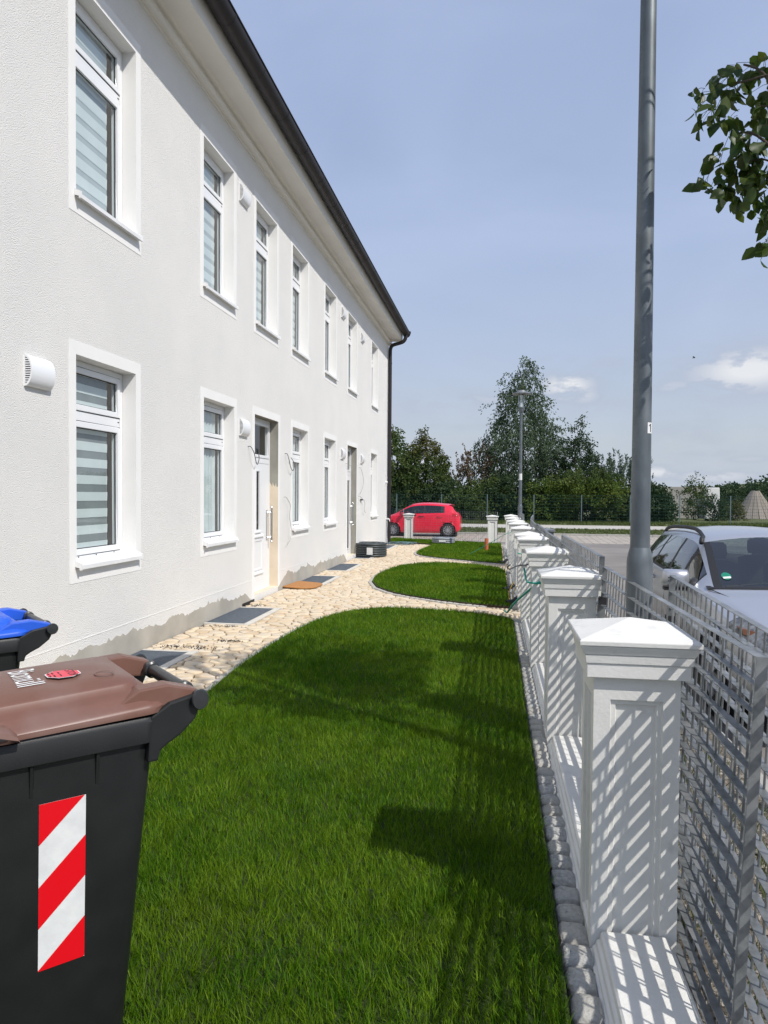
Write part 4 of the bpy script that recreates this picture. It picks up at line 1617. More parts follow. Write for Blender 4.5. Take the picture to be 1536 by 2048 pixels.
def make_bin(label, lidmat, loc, rz):
    t = thing('wheelie_bin', label, 'bin', loc, rz, 'household wheelie bins')
    zr = .955
    b = MB()
    b.rings([rrect(.235, .205, .05, .045), rrect(.245, .215, .055, .07), rrect(.300, .252, .06, .62), rrect(.322, .266, .06, .84), rrect(.325, .268, .06, zr - .075),
             rrect(.350, .288, .065, zr - .068), rrect(.353, .291, .065, zr - .012), rrect(.345, .283, .06, zr)], 0, True, True)
    b.build('body', M_black, t, world=False, smooth=True, auto=38)
    # vertical ribs under the rim and the rear shoulder that carries the handle
    for sy in (-1, 1):
        for xx in (-.035, .145):
            rb = MB()
            rb.rings([[(xx - .008, sy * (.268 + k), z) for k in (0,)] + [(xx - .004, sy * .283, z), (xx + .004, sy * .283, z), (xx + .008, sy * .268, z)] for z in (.90,)] +
                     [[(xx - .008, sy * .258, .80), (xx - .004, sy * .265, .80), (xx + .004, sy * .265, .80), (xx + .008, sy * .258, .80)]])
            rb.build('rib', M_black, t, world=False)
    for sy in (-1, 1):
        sh = MB()
        y0, y1 = (.235, .288) if sy > 0 else (-.288, -.235)
        pr = [(.29, .832), (.323, .832), (.330, .858), (.352, .872), (.395, .892), (.442, .928), (.462, .968), (.455, 1.0), (.36, .985), (.30, .955)]
        sh.rings([[(x, y, z) for x, z in pr] for y in (y0, y1)], 0, True, True)
        sh.build('handle_bracket', M_black, t, world=False, bevel=.006)
    h = MB()
    h.tube([(.452, -.300, .985), (.452, .300, .985)], .0205, 16)
    for yy in (-.17, .17):
        h.lathe([(.021, -.016), (.027, -.012), (.027, .012), (.021, .016)], 16, (.452, yy, .985), axis='y', cap=False)
    h.build('handle_bar', M_black2, t, world=False, smooth=True, auto=40)
    for yy in (-.306, .306):
        c = MB()
        c.lathe([(.0, -.008), (.026, -.006), (.029, 0), (.026, .006), (0, .008)], 18, (.452, yy, .985), axis='y', cap=False)
        c.build('handle_cap', M_black2, t, world=False, smooth=True, auto=40)
    # lid: rim, step, raised domed panel
    l = MB()
    oz = lambda hx, hy, r, z, sl, ox=0: [(x, y, zz + sl * (x / .35) - .018 * (abs(y) / .28) ** 2 * (1 if z > zr + .05 else 0)) for x, y, zz in rrect(hx, hy, r, z, 6, ox)]
    l.rings([oz(.350, .287, .065, zr + .002, .006), oz(.357, .294, .067, zr + .004, .006), oz(.359, .296, .068, zr + .018, .008), oz(.350, .287, .064, zr + .027, .01), oz(.342, .279, .062, zr + .029, .01),
             oz(.325, .262, .060, zr + .046, .012), oz(.312, .250, .060, zr + .064, .014), oz(.300, .238, .06, zr + .070, .014), oz(.292, .222, .055, zr + .072, .012), oz(.287, .215, .055, zr + .084, .012), oz(.280, .208, .05, zr + .088, .012),
             oz(.20, .15, .05, zr + .096, .011), oz(.10, .08, .04, zr + .100, .010)], 0, True, True)
    l.build('lid', lidmat, t, world=False, smooth=True, auto=50)
    for sy in (-1, 1):
        a = MB()
        y0, y1 = sorted((sy * .205, sy * .272))
        pr = [(.18, zr + .03), (.30, zr + .028), (.36, zr + .012), (.43, zr + .004), (.462, zr + .012), (.470, zr + .035), (.452, zr + .053), (.36, zr + .078), (.27, zr + .074)]
        a.rings([[(x, y, z) for x, z in pr] for y in (y0, y1)], 0, True, True)
        a.build('hinge_arm', lidmat, t, world=False, bevel=.006)
    for sy in (-1, 1):   # moulded grips on both long sides near the front
        g_ = MB()
        pts = [(-.352, .0), (-.352, .050), (-.30, .060), (-.18, .058), (-.10, .044), (-.075, .020), (-.07, .0)]
        g_.rings([[(x, sy * y, zr + .003 + z * s) for x, z in pts] for y, s in ((.25, .8), (.30, .8), (.318, .62), (.321, .3), (.312, .0))], 0, True, True)
        g_.build('lid_grip', lidmat, t, world=False, smooth=True, auto=40)
    for sy in (-1, 1):
        gs = MB()
        gs.rings([[(x, sy * y, z) for x, z in ((-.345, zr + .014), (-.345, zr + .032), (-.26, zr + .040), (-.16, zr + .034), (-.10, zr + .016))] for y in (.3205, .3235)], 0, True, True)
        gs.build('grip_slot', M_gasket, t, world=False)
    for yy in (-.15, .15):
        w_ = MB()
        w_.lathe([(.0, -.022), (.06, -.022), (.085, -.018), (.088, 0), (.085, .018), (.06, .022), (0, .022)], 24, (.06, yy, .088), axis='y', cap=False)
        w_.build('wheel', M_tyre, t, world=False, smooth=True, auto=40)
    return t


BZ = R(45.5)
bin1 = make_bin('black wheelie bin with brown lid and a red and white striped sticker', M_brown, (BIN_POS[0], BIN_POS[1], .03), BZ)
bin1.scale = (.93, .93, 1.072)
bin2 = make_bin('black wheelie bin with blue lid standing against the white house wall', M_blue, (-2.79, 3.19, .01), R(49))


def stripe_sticker(parent, side, xc, zc, w_, h_):
    """red and white diagonal warning strip on the tapering bin side (plane found from two body rings)"""
    def Y(z):
        return np.interp(z, [.07, .62, .84, .88], [.215, .252, .266, .268]) + .0012
    st = MB()
    nn = 13

    def pt(u, v, off=0.0):
        z = zc - h_ / 2 + h_ * v
        return (xc - w_ / 2 + w_ * u, side * (Y(z) + off), z)
    for i in range(nn):
        st.poly([pt(0, i / nn), pt(1, i / nn), pt(1, (i + 1) / nn), pt(0, (i + 1) / nn)])
    base = st.build('warning_sticker', M_wfilm, parent, world=False)
    rd = MB()
    sl, per = .25, .50     # diagonal rise over the width, period, as fractions of the height
    for k in range(-1, 4):
        lo = .256 + (k - 1) * per
        poly = [(0, lo), (1, lo + sl), (1, lo + sl + per / 2), (0, lo + per / 2)]
        poly = clip(clip(poly, 0, 1, 0, 1), 0, 0, 0, -1)
        if len(poly) > 2:
            for i in range(8):
                p2 = clip(clip(poly, 0, i / 8, 0, -1), 0, (i + 1) / 8, 0, 1)
                if len(p2) > 2:
                    rd.poly([pt(u, v, .0008) for u, v in p2])
    rd.build('red_stripe', M_red, base, world=False)


stripe_sticker(bin1, -1, .05, .560, .128, .437)


def text_mesh(name, body, size, m, parent, T):
    cu_ = bpy.data.curves.new(name, 'FONT')
    cu_.body = body
    cu_.size = size
    cu_.align_x = 'CENTER'
    cu_.resolution_u = 3
    tmp = bpy.data.objects.new(name, cu_)
    COL.objects.link(tmp)
    dg = bpy.context.evaluated_depsgraph_get()
    me = bpy.data.meshes.new_from_object(tmp.evaluated_get(dg))
    bpy.data.objects.remove(tmp)
    me.materials.clear()
    me.materials.append(m)
    for v in me.vertices:
        v.co = T(v.co.x, v.co.y)
    o = bpy.data.objects.new(name, me)
    return reg(o, parent, (0, 0, 0))


def lid_z(x, y):
    r = max(abs(x) / .278, abs(y) / .206)
    base = np.interp(r, [0, .36, .72, 1.0], [.100, .100, .096, .088])
    return .955 + base + .011 * (x / .35) - .018 * (abs(y) / .28) ** 2 + .0022


# lettering reads from the front of the bin: left to right runs along -y, letter tops point to the hinge
text_mesh('lid_lettering', 'Biomüll', .112, M_inkw, bin1, lambda u, v: Vector((-.045 + v * 1.0, -.028 - u * .58, lid_z(-.045 + v, -.028 - u * .58))))
oc = MB()
ox, oy, orad = .092, -.072, .054
oc.poly([(ox + orad * math.cos(R(22.5 + 45 * k)), oy + orad * math.sin(R(22.5 + 45 * k)), lid_z(ox, oy) + .0005) for k in range(8)], 0)
oc.poly([(ox + orad * .93 * math.cos(R(22.5 + 45 * k)), oy + orad * .93 * math.sin(R(22.5 + 45 * k)), lid_z(ox, oy) + .0012) for k in range(8)], 1)
sg = oc.build('stop_sticker', [M_inkw, M_pink], bin1, world=False)
text_mesh('sticker_lettering', 'STOP', .036, M_inkb, sg, lambda u, v: Vector((ox + .012 + v, oy - u, lid_z(ox, oy) + .0018)))
ln = MB()
for (x, w_) in ((-.012, .055), (-.030, .065), (-.042, .05)):
    for a in (-1, 1):
        ln.poly([(ox + x, oy + a * w_ * .5, lid_z(ox, oy) + .0018), (ox + x + .004, oy + a * w_ * .5, lid_z(ox, oy) + .0018), (ox + x + .004, oy + a * w_ * .1, lid_z(ox, oy) + .0018), (ox + x, oy + a * w_ * .1, lid_z(ox, oy) + .0018)][::a])
ln.build('sticker_print', M_inkb, sg, world=False)
em = MB()
em.lathe([(.026, -.0005), (.0285, .0012), (.031, -.0005)], 20, (.205, -.12, lid_z(.205, -.12) + .0005), cap=False)
em.build('lid_emblem', M_brown, bin1, world=False, smooth=True)

# ------------------------------------------------------------------ rope, pipes, mats
def rope(name, label, pts, r, m, cat='rope', group=None):
    q = MB()
    q.tube(catmull(pts, 5, False), r, 8)
    return tag(q.build(name, m, None, loc=pts[0], smooth=True), label, cat, group)


p2x, p2y = PX(4.86), 4.86
xl = p2x - .175
rope('rope', 'green plastic rope tied round the third pillar with one end hanging to the paving', [(PX(6.96) + .10, 6.935, .86), (PX(6.96) - .10, 6.93, .86), (PX(6.96) - .185, 6.95, .865), (PX(6.96) - .20, 7.1, .87), (PX(6.96) - .21, 7.2, .92), (PX(6.96) - .215, 7.24, .97)], .009, M_rope, group='green ropes tied to the fence')
rope('rope', 'green plastic rope stretched slanting from the third pillar down to the paving', [(PX(6.96) + .05, 6.925, .875), (PX(6.96) - .08, 6.925, .87), (PX(6.96) - .14, 7.2, .78), (.20, 8.3, .46), (.14, 9.6, .14), (.11, 10.45, .02)], .013, M_rope, group='green ropes tied to the fence')
rope('rope', 'thin green cord looped round the pillar beyond the first gate', [(PX(10.72) - .17, 10.70, .84), (PX(10.72) - .10, 10.69, .835), (PX(10.72) + .0, 10.69, .84)], .008, M_rope, group='green ropes tied to the fence')
rope('rope', 'thin green line sagging across the second gate', [(PX(17.1) + .05, 17.08, .82), (PX(17.1) - .2, 17.08, .80), (PX(17.1) - .6, 17.3, .55), (PX(17.1) - 1.1, 17.6, .25)], .006, M_rope, group='green ropes tied to the fence')
rope('loose_wire', 'dark wire loop sticking out of the fourth pillar', [(PX(9.42) - .06, 9.41, .80), (PX(9.42) - .22, 9.40, .78), (PX(9.42) - .30, 9.38, .74), (PX(9.42) - .34, 9.38, .76), (PX(9.42) - .30, 9.38, .80)], .008, M_wire, 'cable')
for (x, y, lb) in ((.21, 12.75, 'upper black corrugated tube end sticking out by the fourth gate pillar'), (.24, 11.2, 'lower black corrugated tube end lying at the corner of the second lawn'), (.16, 17.85, 'black corrugated tube end lying by the second gate path')):
    q = MB()
    q.tube([(x + .08, y + .1, .10), (x, y, .05), (x - .10, y - .12, .05)], .035, 10)
    tag(q.build('tube_end', M_gasket, None, loc=(x, y, .05), smooth=True, auto=40), lb, 'tube', 'black corrugated tube ends')
for k, (dx, lb) in enumerate(((0, 'yellow cable end bent up beside the second lawn corner'), (.06, 'thin yellow wire standing beside the second lawn corner'))):
    rope('yellow_wire', lb, [(.20 + dx, 11.5, .01), (.18 + dx, 11.45, .12), (.22 + dx * 1.5, 11.4, .26), (.27 + dx, 11.45, .33)], .007, M_yellow, 'cable')


def coil(label, x, y, z, r0_, r1, rows, layers, pr, m, nm, tilt=0.0, ex=1.0):
    t = thing(nm, label, 'pipe coil', (x, y, z))
    for l in range(rows):
        for k in range(layers):
            rad = r1 - (r1 - r0_) * k / max(1, layers - 1)
            q = MB()
            pts = [(ex * (rad + random.uniform(-.006, .006)) * math.cos(2 * PI * i / 36), (rad) * math.sin(2 * PI * i / 36), pr + l * 2 * pr * .92 + random.uniform(-.003, .003)) for i in range(36)]
            pts.append(pts[0])
            q.tube(pts, pr, 8, cap=False)
            q.build('winding', m, t, world=False, smooth=True)
    return t


c1 = coil('coil of black corrugated pipe with a white label by the second door', -3.45, 19.2, .01, .20, .42, 6, 3, .033, M_coilb, 'pipe_coil')
q = MB()
q.box(-.02, .14, -.466, -.457, .07, .26)
q.build('pipe_label', M_wfilm, c1, world=False)
c2 = coil('coil of grey pipe with a white label lying on the far lawn', -1.83, 24.3, LZ + .03, .20, .36, 3, 3, .032, M_coilg, 'pipe_coil')
q = MB()
q.box(-.12, .10, -.402, -.393, .05, .12)
q.build('pipe_label', M_wfilm, c2, world=False)
q = MB()
q.lathe([(.058, -.1), (.058, .40), (.050, .40), (.050, .0), (0, .0)], 20, cap=False)
tag(q.build('drain_pipe', M_orpipe, None, loc=(-.33, 21.6, 0), world=False, smooth=True, auto=40), 'upright orange drain pipe standing in the far lawn before a pillar', 'pipe')
mt = MB()
half = []
for i in range(13):
    half.append((.30 * math.cos(R(90 * i / 12)) ** .8 if i < 12 else 0, .30 * math.sin(R(90 * i / 12)) ** .8))
pl = [(-.30, -.42), (.0, -.42)] + [(.26 * math.sin(R(a)), -.16 - .26 * math.cos(R(a))) for a in range(10, 91, 10)] + [(.26, .10)] + [(.26 * math.cos(R(a)), .10 + .30 * math.sin(R(a))) for a in range(10, 91, 10)] + [(-.30, .40)]
mt.rings([[(x, y, z + .05 * max(0, -x + .02)) for x, y in pl] for z in (.0, .022)])
o = mt.build('doormat', M_coir, None, loc=(-3.46, 12.62, .012), world=False, bevel=.005)
o.rotation_euler.z = R(-4)
tag(o, 'rounded orange brown doormat leaning on the wall right of the first door', 'doormat')

# ------------------------------------------------------------------ cars, lofted from cross sections
def interp_keys(keys, s):
    ks = sorted(keys)
    xs = [k[0] for k in ks]
    i = 0
    while i < len(ks) - 2 and s > xs[i + 1]:
        i += 1
    p1, p2 = ks[i], ks[i + 1]
    p0 = ks[i - 1] if i > 0 else p1
    p3 = ks[i + 2] if i + 2 < len(ks) else p2
    t = max(0, min(1, (s - p1[0]) / (p2[0] - p1[0])))
    out = []
    for k in range(1, len(p1)):
        m1 = (p2[k] - p0[k]) / (p2[0] - p0[0]) * (p2[0] - p1[0]) if p2[0] > p0[0] else 0
        m2 = (p3[k] - p1[k]) / (p3[0] - p1[0]) * (p2[0] - p1[0]) if p3[0] > p1[0] else 0
        d = p2[k] - p1[k]
        if d == 0:
            m1 = m2 = 0
        m1, m2 = (max(-3 * abs(d), min(3 * abs(d), m)) for m in (m1, m2))
        t2, t3 = t * t, t * t * t
        out.append((2 * t3 - 3 * t2 + 1) * p1[k] + (t3 - 2 * t2 + t) * m1 + (-2 * t3 + 3 * t2) * p2[k] + (t3 - t2) * m2)
    return out


def make_car(name, label, cat, loc, rz, K, paint, ws, wh, side_wins, hood_s, rear_s, glass_bottom=.06, tailgate=None, rails=False, lamps=None):
    """K keys: (s, sill z, half width, belt z, belt half width, roof edge z, roof edge half width, centre z)"""
    t = thing(name, label, cat, loc, rz)
    L = K[-1][0]
    st = sorted({round(L * i / 110, 4) for i in range(111)} | {v for wv in side_wins for v in wv} | {hood_s, rear_s[0]})
    prof = []
    for s in st:
        zs_, w, zb, wb, ze, wt, zc = interp_keys(K, s)
        zm = zs_ + .55 * (zb - zs_)
        pts = [(w - .10, zs_ - .02), (w - .035, zs_ + .03), (w - .012, zs_ + .10), (w - .004, zs_ + .20), (w, zs_ + .34 * (zb - zs_)), (w + .002, zm), (w - .004, zs_ + .72 * (zb - zs_)), (w - .014, zs_ + .84 * (zb - zs_)),
               (w - .020, zb - .055), (wb + .012, zb - .02), (wb, zb)]
        for f_ in (.07, .3, .6, .86, 1.0):
            bul = .022 * math.sin(PI * f_) * min(1, max(0, (ze - zb) * 3))
            pts.append((wb + (wt - wb) * f_ + bul, zb + (ze - zb) * f_))
        for f_ in (.955, .90, .7, .45, .2, 0.0):
            k = 1 - f_
            pts.append((wt * f_, ze + (zc - ze) * math.sin(min(1, k * 1.0) * PI / 2) ** .85))
        prof.append(pts)
    nj = len(prof[0])
    # classes
    def cls(i, j):
        s = (st[i] + st[i + 1]) / 2
        if 11 <= j <= 13:
            for kk, (a, b) in enumerate(side_wins):
                if a <= s <= b:
                    return ('side', kk)
            if side_wins[0][0] - .05 < s < side_wins[-1][1] + .10:
                return ('trim', 0)
        if j in (10, 14) and side_wins[0][0] - .02 < s < side_wins[-1][1] + .05:
            return ('trim', 0) if j == 10 and rails else ('paint', 0)
        if j >= 15 and hood_s < s < ws:
            return ('screen', 0) if j >= 17 else ('trim', 0)
        if j >= 15 and rear_s[0] < s < rear_s[1]:
            return ('rear', 0) if j >= 16 else ('paint', 0)
        if lamps:
            for kk, (a, b, ja, jb, key) in enumerate(lamps):
                if a <= s <= b and ja <= j <= jb:
                    return (key, 0)
        return ('paint', 0)
    groups = {}
    for i in range(len(st) - 1):
        for j in range(nj - 1):
            groups.setdefault(cls(i, j), []).append((i, j))
    wr = wh[2] + .055
    co = {}

    def P(i, j, sd):
        x, z = prof[i][j]
        s = st[i]
        if j <= 7:
            for wsn in wh[:2]:   # open the wheel arches: push points inside the circle out to its edge
                dx, dz = s - wsn, z - (wh[2] + wh[3])
                d = math.hypot(dx, dz)
                if d < wr and z > -1:
                    pass
        return (sd * x, s, z)

    def in_arch(i, j):
        x, z = [(prof[i][j][0] + prof[i + 1][j + 1][0]) / 2, (prof[i][j][1] + prof[i + 1][j + 1][1]) / 2]
        s = (st[i] + st[i + 1]) / 2
        return j <= 7 and any(math.hypot(s - q, z - (wh[2] + wh[3])) < wr for q in wh[:2])
    matmap = {'paint': paint, 'trim': M_gasket, 'side': M_carglass, 'screen': M_carglass, 'rear': M_carglass, 'head': M_lamp, 'tail': M_tail, 'amber': M_orange, 'grille': M_gasket}
    nmap = {'paint': 'body', 'trim': 'window_trim', 'side': 'side_window', 'screen': 'windscreen', 'rear': 'rear_window', 'head': 'headlight', 'tail': 'tail_light', 'amber': 'indicator', 'grille': 'grille'}
    parts = {}
    for (key, kk), fl in groups.items():
        sides = (-1, 1)
        both = key in ('paint', 'trim', 'screen', 'rear', 'grille')
        for chunk in ([sides] if both else [(-1,), (1,)]):
            q = MB()
            cache = {}
            for sd in chunk:
                for (i, j) in fl:
                    if key == 'paint' and in_arch(i, j):
                        continue
                    idx = []
                    for (a, b) in ((i, j), (i + 1, j), (i + 1, j + 1), (i, j + 1)):
                        kx = (a, b, sd if b < nj - 1 else 0)
                        if kx not in cache:
                            cache[kx] = len(q.v)
                            q.v.append(P(a, b, sd))
                        idx.append(cache[kx])
                    q.f.append(tuple(idx) if sd < 0 else tuple(idx[::-1]))
                    q.m.append(0)
            if key == 'paint':
                for e, pf in ((0, prof[0]), (len(st) - 1, prof[-1])):
                    ring = [(-x, st[e], z) for x, z in pf] + [(x, st[e], z) for x, z in pf[::-1][1:]]
                    q.poly(ring if e == 0 else ring[::-1])
                    q.m[-1] = 0
            if q.f:
                parts.setdefault(key, []).append(q.build(nmap[key], matmap[key], t, world=False, smooth=True, auto=48))
    body = parts['paint'][0]
    # dark wheel housings, wheels
    hw = max(k[2] for k in K)
    for q_ in wh[:2]:
        w = MB()
        w.lathe([(wr + .006, -hw + .035), (wr + .002, -hw + .30)], 28, (0, q_, wh[2] + wh[3]), axis='x', cap=False)
        w.lathe([(wr + .006, hw - .30), (wr + .002, hw - .035)], 28, (0, q_, wh[2] + wh[3]), axis='x', cap=False)
        w.box(-hw + .30, hw - .30, q_ - wr, q_ + wr, wh[3], wh[3] + wh[2] + wr - .02)
        w.build('wheel_housing', M_gasket, t, world=False)
        for sd in (-1, 1):
            wl_ = thing('wheel', None, None)
            COL.objects.unlink(wl_)
            bpy.data.objects.remove(wl_)
            wx = sd * (hw - .10)
            r_ = wh[2]
            q = MB()
            q.lathe([(r_ * .66, -.09), (r_ * .9, -.095), (r_ * .985, -.075), (r_, -.04), (r_, .04), (r_ * .985, .075), (r_ * .9, .095), (r_ * .66, .09)], 36, (wx, q_, r_ + wh[3]), axis='x', cap=False)
            tyre = q.build('wheel', M_tyre, t, world=False, smooth=True, auto=50)
            rm = MB()
            fx = sd * .072
            rm.lathe([(r_ * .67, fx - sd * .14), (r_ * .68, fx + sd * .012), (r_ * .63, fx + sd * .008), (r_ * .60, fx - sd * .02)], 36, (wx, q_, r_ + wh[3]), axis='x', cap=False)
            for k in range(12):
                a = 2 * PI * k / 12 + .1
                da0, da1 = .13, .085
                xx0, xx1 = wx + fx + sd * .012, wx + fx - sd * .004
                ring = []
                for rr, dd_ in ((r_ * .12, .32), (r_ * .62, .105)):
                    ring.append([(xx0, q_ + rr * math.cos(a - dd_), r_ + wh[3] + rr * math.sin(a - dd_)), (xx0, q_ + rr * math.cos(a + dd_), r_ + wh[3] + rr * math.sin(a + dd_)),
                                 (xx1 - sd * .02, q_ + rr * math.cos(a + dd_), r_ + wh[3] + rr * math.sin(a + dd_)), (xx1 - sd * .02, q_ + rr * math.cos(a - dd_), r_ + wh[3] + rr * math.sin(a - dd_))])
                rm.rings(ring)
            rm.lathe([(0, fx + sd * .02), (r_ * .15, fx + sd * .018), (r_ * .16, fx)], 20, (wx, q_, r_ + wh[3]), axis='x', cap=False)
            rm.build('rim', M_rim, tyre, world=False)
            bk = MB()
            bk.lathe([(0, fx - sd * .05), (r_ * .66, fx - sd * .05)], 24, (wx, q_, r_ + wh[3]), axis='x', cap=False)
            bk.build('brake', M_gasket, tyre, world=False)
            # arch lip
            al = MB()
            pts = []
            for k in range(25):
                a = R(-12 + 204 * k / 24)
                z = r_ + wh[3] + (wr + .004) * math.sin(a)
                s = q_ + (wr + .004) * math.cos(a)
                pr_ = interp_keys(K, max(0, min(L, s)))
                f_ = (z - pr_[0]) / (pr_[2] - pr_[0])
                xo = pr_[1] + np.interp(f_, [0, .1, .3, .55, .84, 1], [-.04, -.012, -.002, .002, -.014, -.03])
                pts.append((sd * (xo + .000), s, z))
            al.tube(pts, .016, 8)
            al.build('wheel_arch', paint, t, world=False, smooth=True)
    # floor and cabin
    fl_ = MB()
    zs0 = K[len(K) // 2][1]
    fl_.box(-hw + .12, hw - .12, .15, L - .15, zs0 - .02, zs0 + .10)
    fl_.build('underbody', M_gasket, t, world=False)
    for sd in (-1, 1):
        dl = MB()
        n_ = 14
        rs = []
        for i in range(n_ + 1):
            s_ = hood_s + .12 + (rear_s[0] - .1 - hood_s - .12) * i / n_
            pr_ = interp_keys(K, s_)
            rs.append([(sd * (pr_[3] - .035), s_, pr_[2] - .02), (sd * (pr_[1] - .09), s_, pr_[2] - .12), (sd * (pr_[1] - .09), s_, .32)])
        dl.rings(rs, 0, False, False, close=False)
        dl.build('door_lining', M_seat, t, world=False)
    zb0 = interp_keys(K, (hood_s + rear_s[0]) / 2)[2]
    sc_ = hood_s
    ca = MB()
    ca.rings([[(-hw + .12, sc_ - .05, zb0 - .10), (hw - .12, sc_ - .05, zb0 - .10), (hw - .12, sc_ - .05, .5), (-hw + .12, sc_ - .05, .5)],
              [(-hw + .12, sc_ + .30, zb0 - .05), (hw - .12, sc_ + .30, zb0 - .05), (hw - .12, sc_ + .30, .5), (-hw + .12, sc_ + .30, .5)],
              [(-hw + .12, sc_ + .55, zb0 - .10), (hw - .12, sc_ + .55, zb0 - .10), (hw - .12, sc_ + .55, .5), (-hw + .12, sc_ + .55, .5)]])
    ca.build('dashboard', M_dash, t, world=False)
    for sd in (-1, 1):
        for row in (0, 1):
            q = MB()
            sx, ss = sd * .37, sc_ + 1.30 + row * .85
            q.rings([rrect(.24, .10, .07, zb0 - .42 + .52 * f_, 4) for f_ in (0,)] + [rrect(.235, .085, .07, zb0 - .42 + .52, 4)] + [rrect(.15, .05, .05, zb0 + .13, 4)])
            q.rings([rrect(.125, .045, .045, zb0 + .155, 4), rrect(.135, .055, .05, zb0 + .20, 4), rrect(.13, .05, .05, zb0 + .30, 4), rrect(.10, .03, .03, zb0 + .325, 4)])
            q.v = [(x + sx, y + ss + (z - zb0) * .15, z) for x, y, z in q.v]
            q.build('car_seat', M_seat, t, world=False, smooth=True, auto=60)
    return t, parts, prof, st


SILV_K = [(0.0, .26, .52, .50, .46, .58, .40, .60), (.06, .22, .64, .58, .58, .66, .50, .69), (.22, .20, .76, .66, .70, .745, .58, .775), (.55, .20, .835, .76, .79, .835, .66, .862), (1.0, .20, .872, .875, .83, .91, .70, .935), (1.30, .20, .880, .915, .84, .95, .72, .985), (1.42, .20, .882, .93, .842, 1.0, .715, 1.045),
          (2.12, .20, .885, .955, .845, 1.345, .625, 1.41), (2.32, .20, .885, .962, .845, 1.388, .610, 1.452), (2.7, .20, .885, .975, .845, 1.405, .605, 1.472), (3.3, .20, .885, .99, .84, 1.395, .60, 1.462), (3.9, .21, .875, 1.01, .82, 1.36, .585, 1.43), (4.25, .24, .85, 1.02, .785, 1.30, .57, 1.385), (4.42, .28, .82, .98, .75, 1.05, .60, 1.08), (4.60, .32, .72, .86, .66, .90, .54, .92)]
car1, parts1, prof1, st1 = make_car('parked_car', 'silver estate car with black roof rails parked nose towards the camera behind the fence', 'car', (2.655, 5.48, -.095), R(-.6), SILV_K, M_silver, 2.08, (.86, 3.62, .325, 0.0),
                                    [(1.62, 2.02), (2.10, 2.60), (2.68, 3.36), (3.44, 4.12)], 1.34, (4.26, 4.44), rails=True, lamps=[(.10, .62, 8, 13, 'head'), (4.3, 4.56, 6, 9, 'tail')])
q = MB()   # roof rails, mirrors, wipers, badge, bonnet shut line
for sd in (-1, 1):
    q = MB()
    rp = []
    for k in range(14):
        f_ = k / 13
        s = 2.22 + 2.0 * f_
        zs_, w, zb, wb, ze, wt, zc = interp_keys(SILV_K, s)
        lift = .038 * min(1, 6 * f_, 6 * (1 - f_)) ** .6 if 0 < f_ < 1 else 0
        rp.append((sd * (wt - .02), s, ze + .01 + lift))
    rp = [(sd * .655, 2.06, 1.33), (sd * .63, 2.14, 1.375)] + rp
    q.tube(rp, .021, 8)
    q.build('roof_rail', M_gasket, car1, world=False, smooth=True)
    q = MB()
    mx, my, mz = sd * .955, 1.78, .985
    rs = []
    for f_, hx, hz in ((-1, .05, .035), (-.75, .105, .072), (-.2, .125, .088), (.5, .125, .090), (1.0, .118, .085)):
        rs.append([(mx + hx * a - sd * .02 * f_ * 0, my + .075 * f_, mz + hz * b + .01) for a, b in ((-1, -.6), (-.8, -1), (.8, -1), (1, -.6), (1, .6), (.8, 1), (-.8, 1), (-1, .6))])
    q.rings(rs)
    mo = q.build('wing_mirror', M_silver, car1, world=False, smooth=True, auto=60)
    q = MB()
    for zz in (-.012, .022):
        q.box(mx - .085 if sd < 0 else mx - .05, mx + .05 if sd < 0 else mx + .085, my - .072, my - .03, mz + zz, mz + zz + .010)
    q.box(mx - .11, mx + .11, my - .045, my + .06, mz - .10, mz - .074)
    q.tube([(sd * .86, 1.78, .93), (mx - sd * .05, my + .02, mz - .08)], .03, 8)
    q.build('mirror_slot', M_gasket, mo, world=False)
q = MB()
q.rings([[(x, 1.335 + .055 * (1 - (x / .8) ** 2) * -1.4 + d, z + .012 - .10 * abs(x) ** 2.2 * .35) for x in np.linspace(-.78, .78, 17)] for d, z in ((0, .968), (.075, .985))], 0, False, False, close=False)
q.build('wiper_cowl', M_gasket, car1, world=False, smooth=True)
for (xa, sa, xb, sb) in ((-.62, 1.36, .05, 1.42), (.05, 1.33, .68, 1.46)):
    q = MB()
    za = interp_keys(SILV_K, sa)[6]
    q.tube([(xa, sa, za - .035), ((xa + xb) / 2, (sa + sb) / 2, za + .0), (xb, sb, za - .0)], .010, 6)
    q.build('wiper', M_gasket, car1, world=False)


def screen_pt(x, s, off=.004):
    zs_, w, zb, wb, ze, wt, zc = interp_keys(SILV_K, s)
    k = 1 - min(1, abs(x) / wt)
    return (x, s, ze + (zc - ze) * math.sin(k * PI / 2) ** .85 + off)


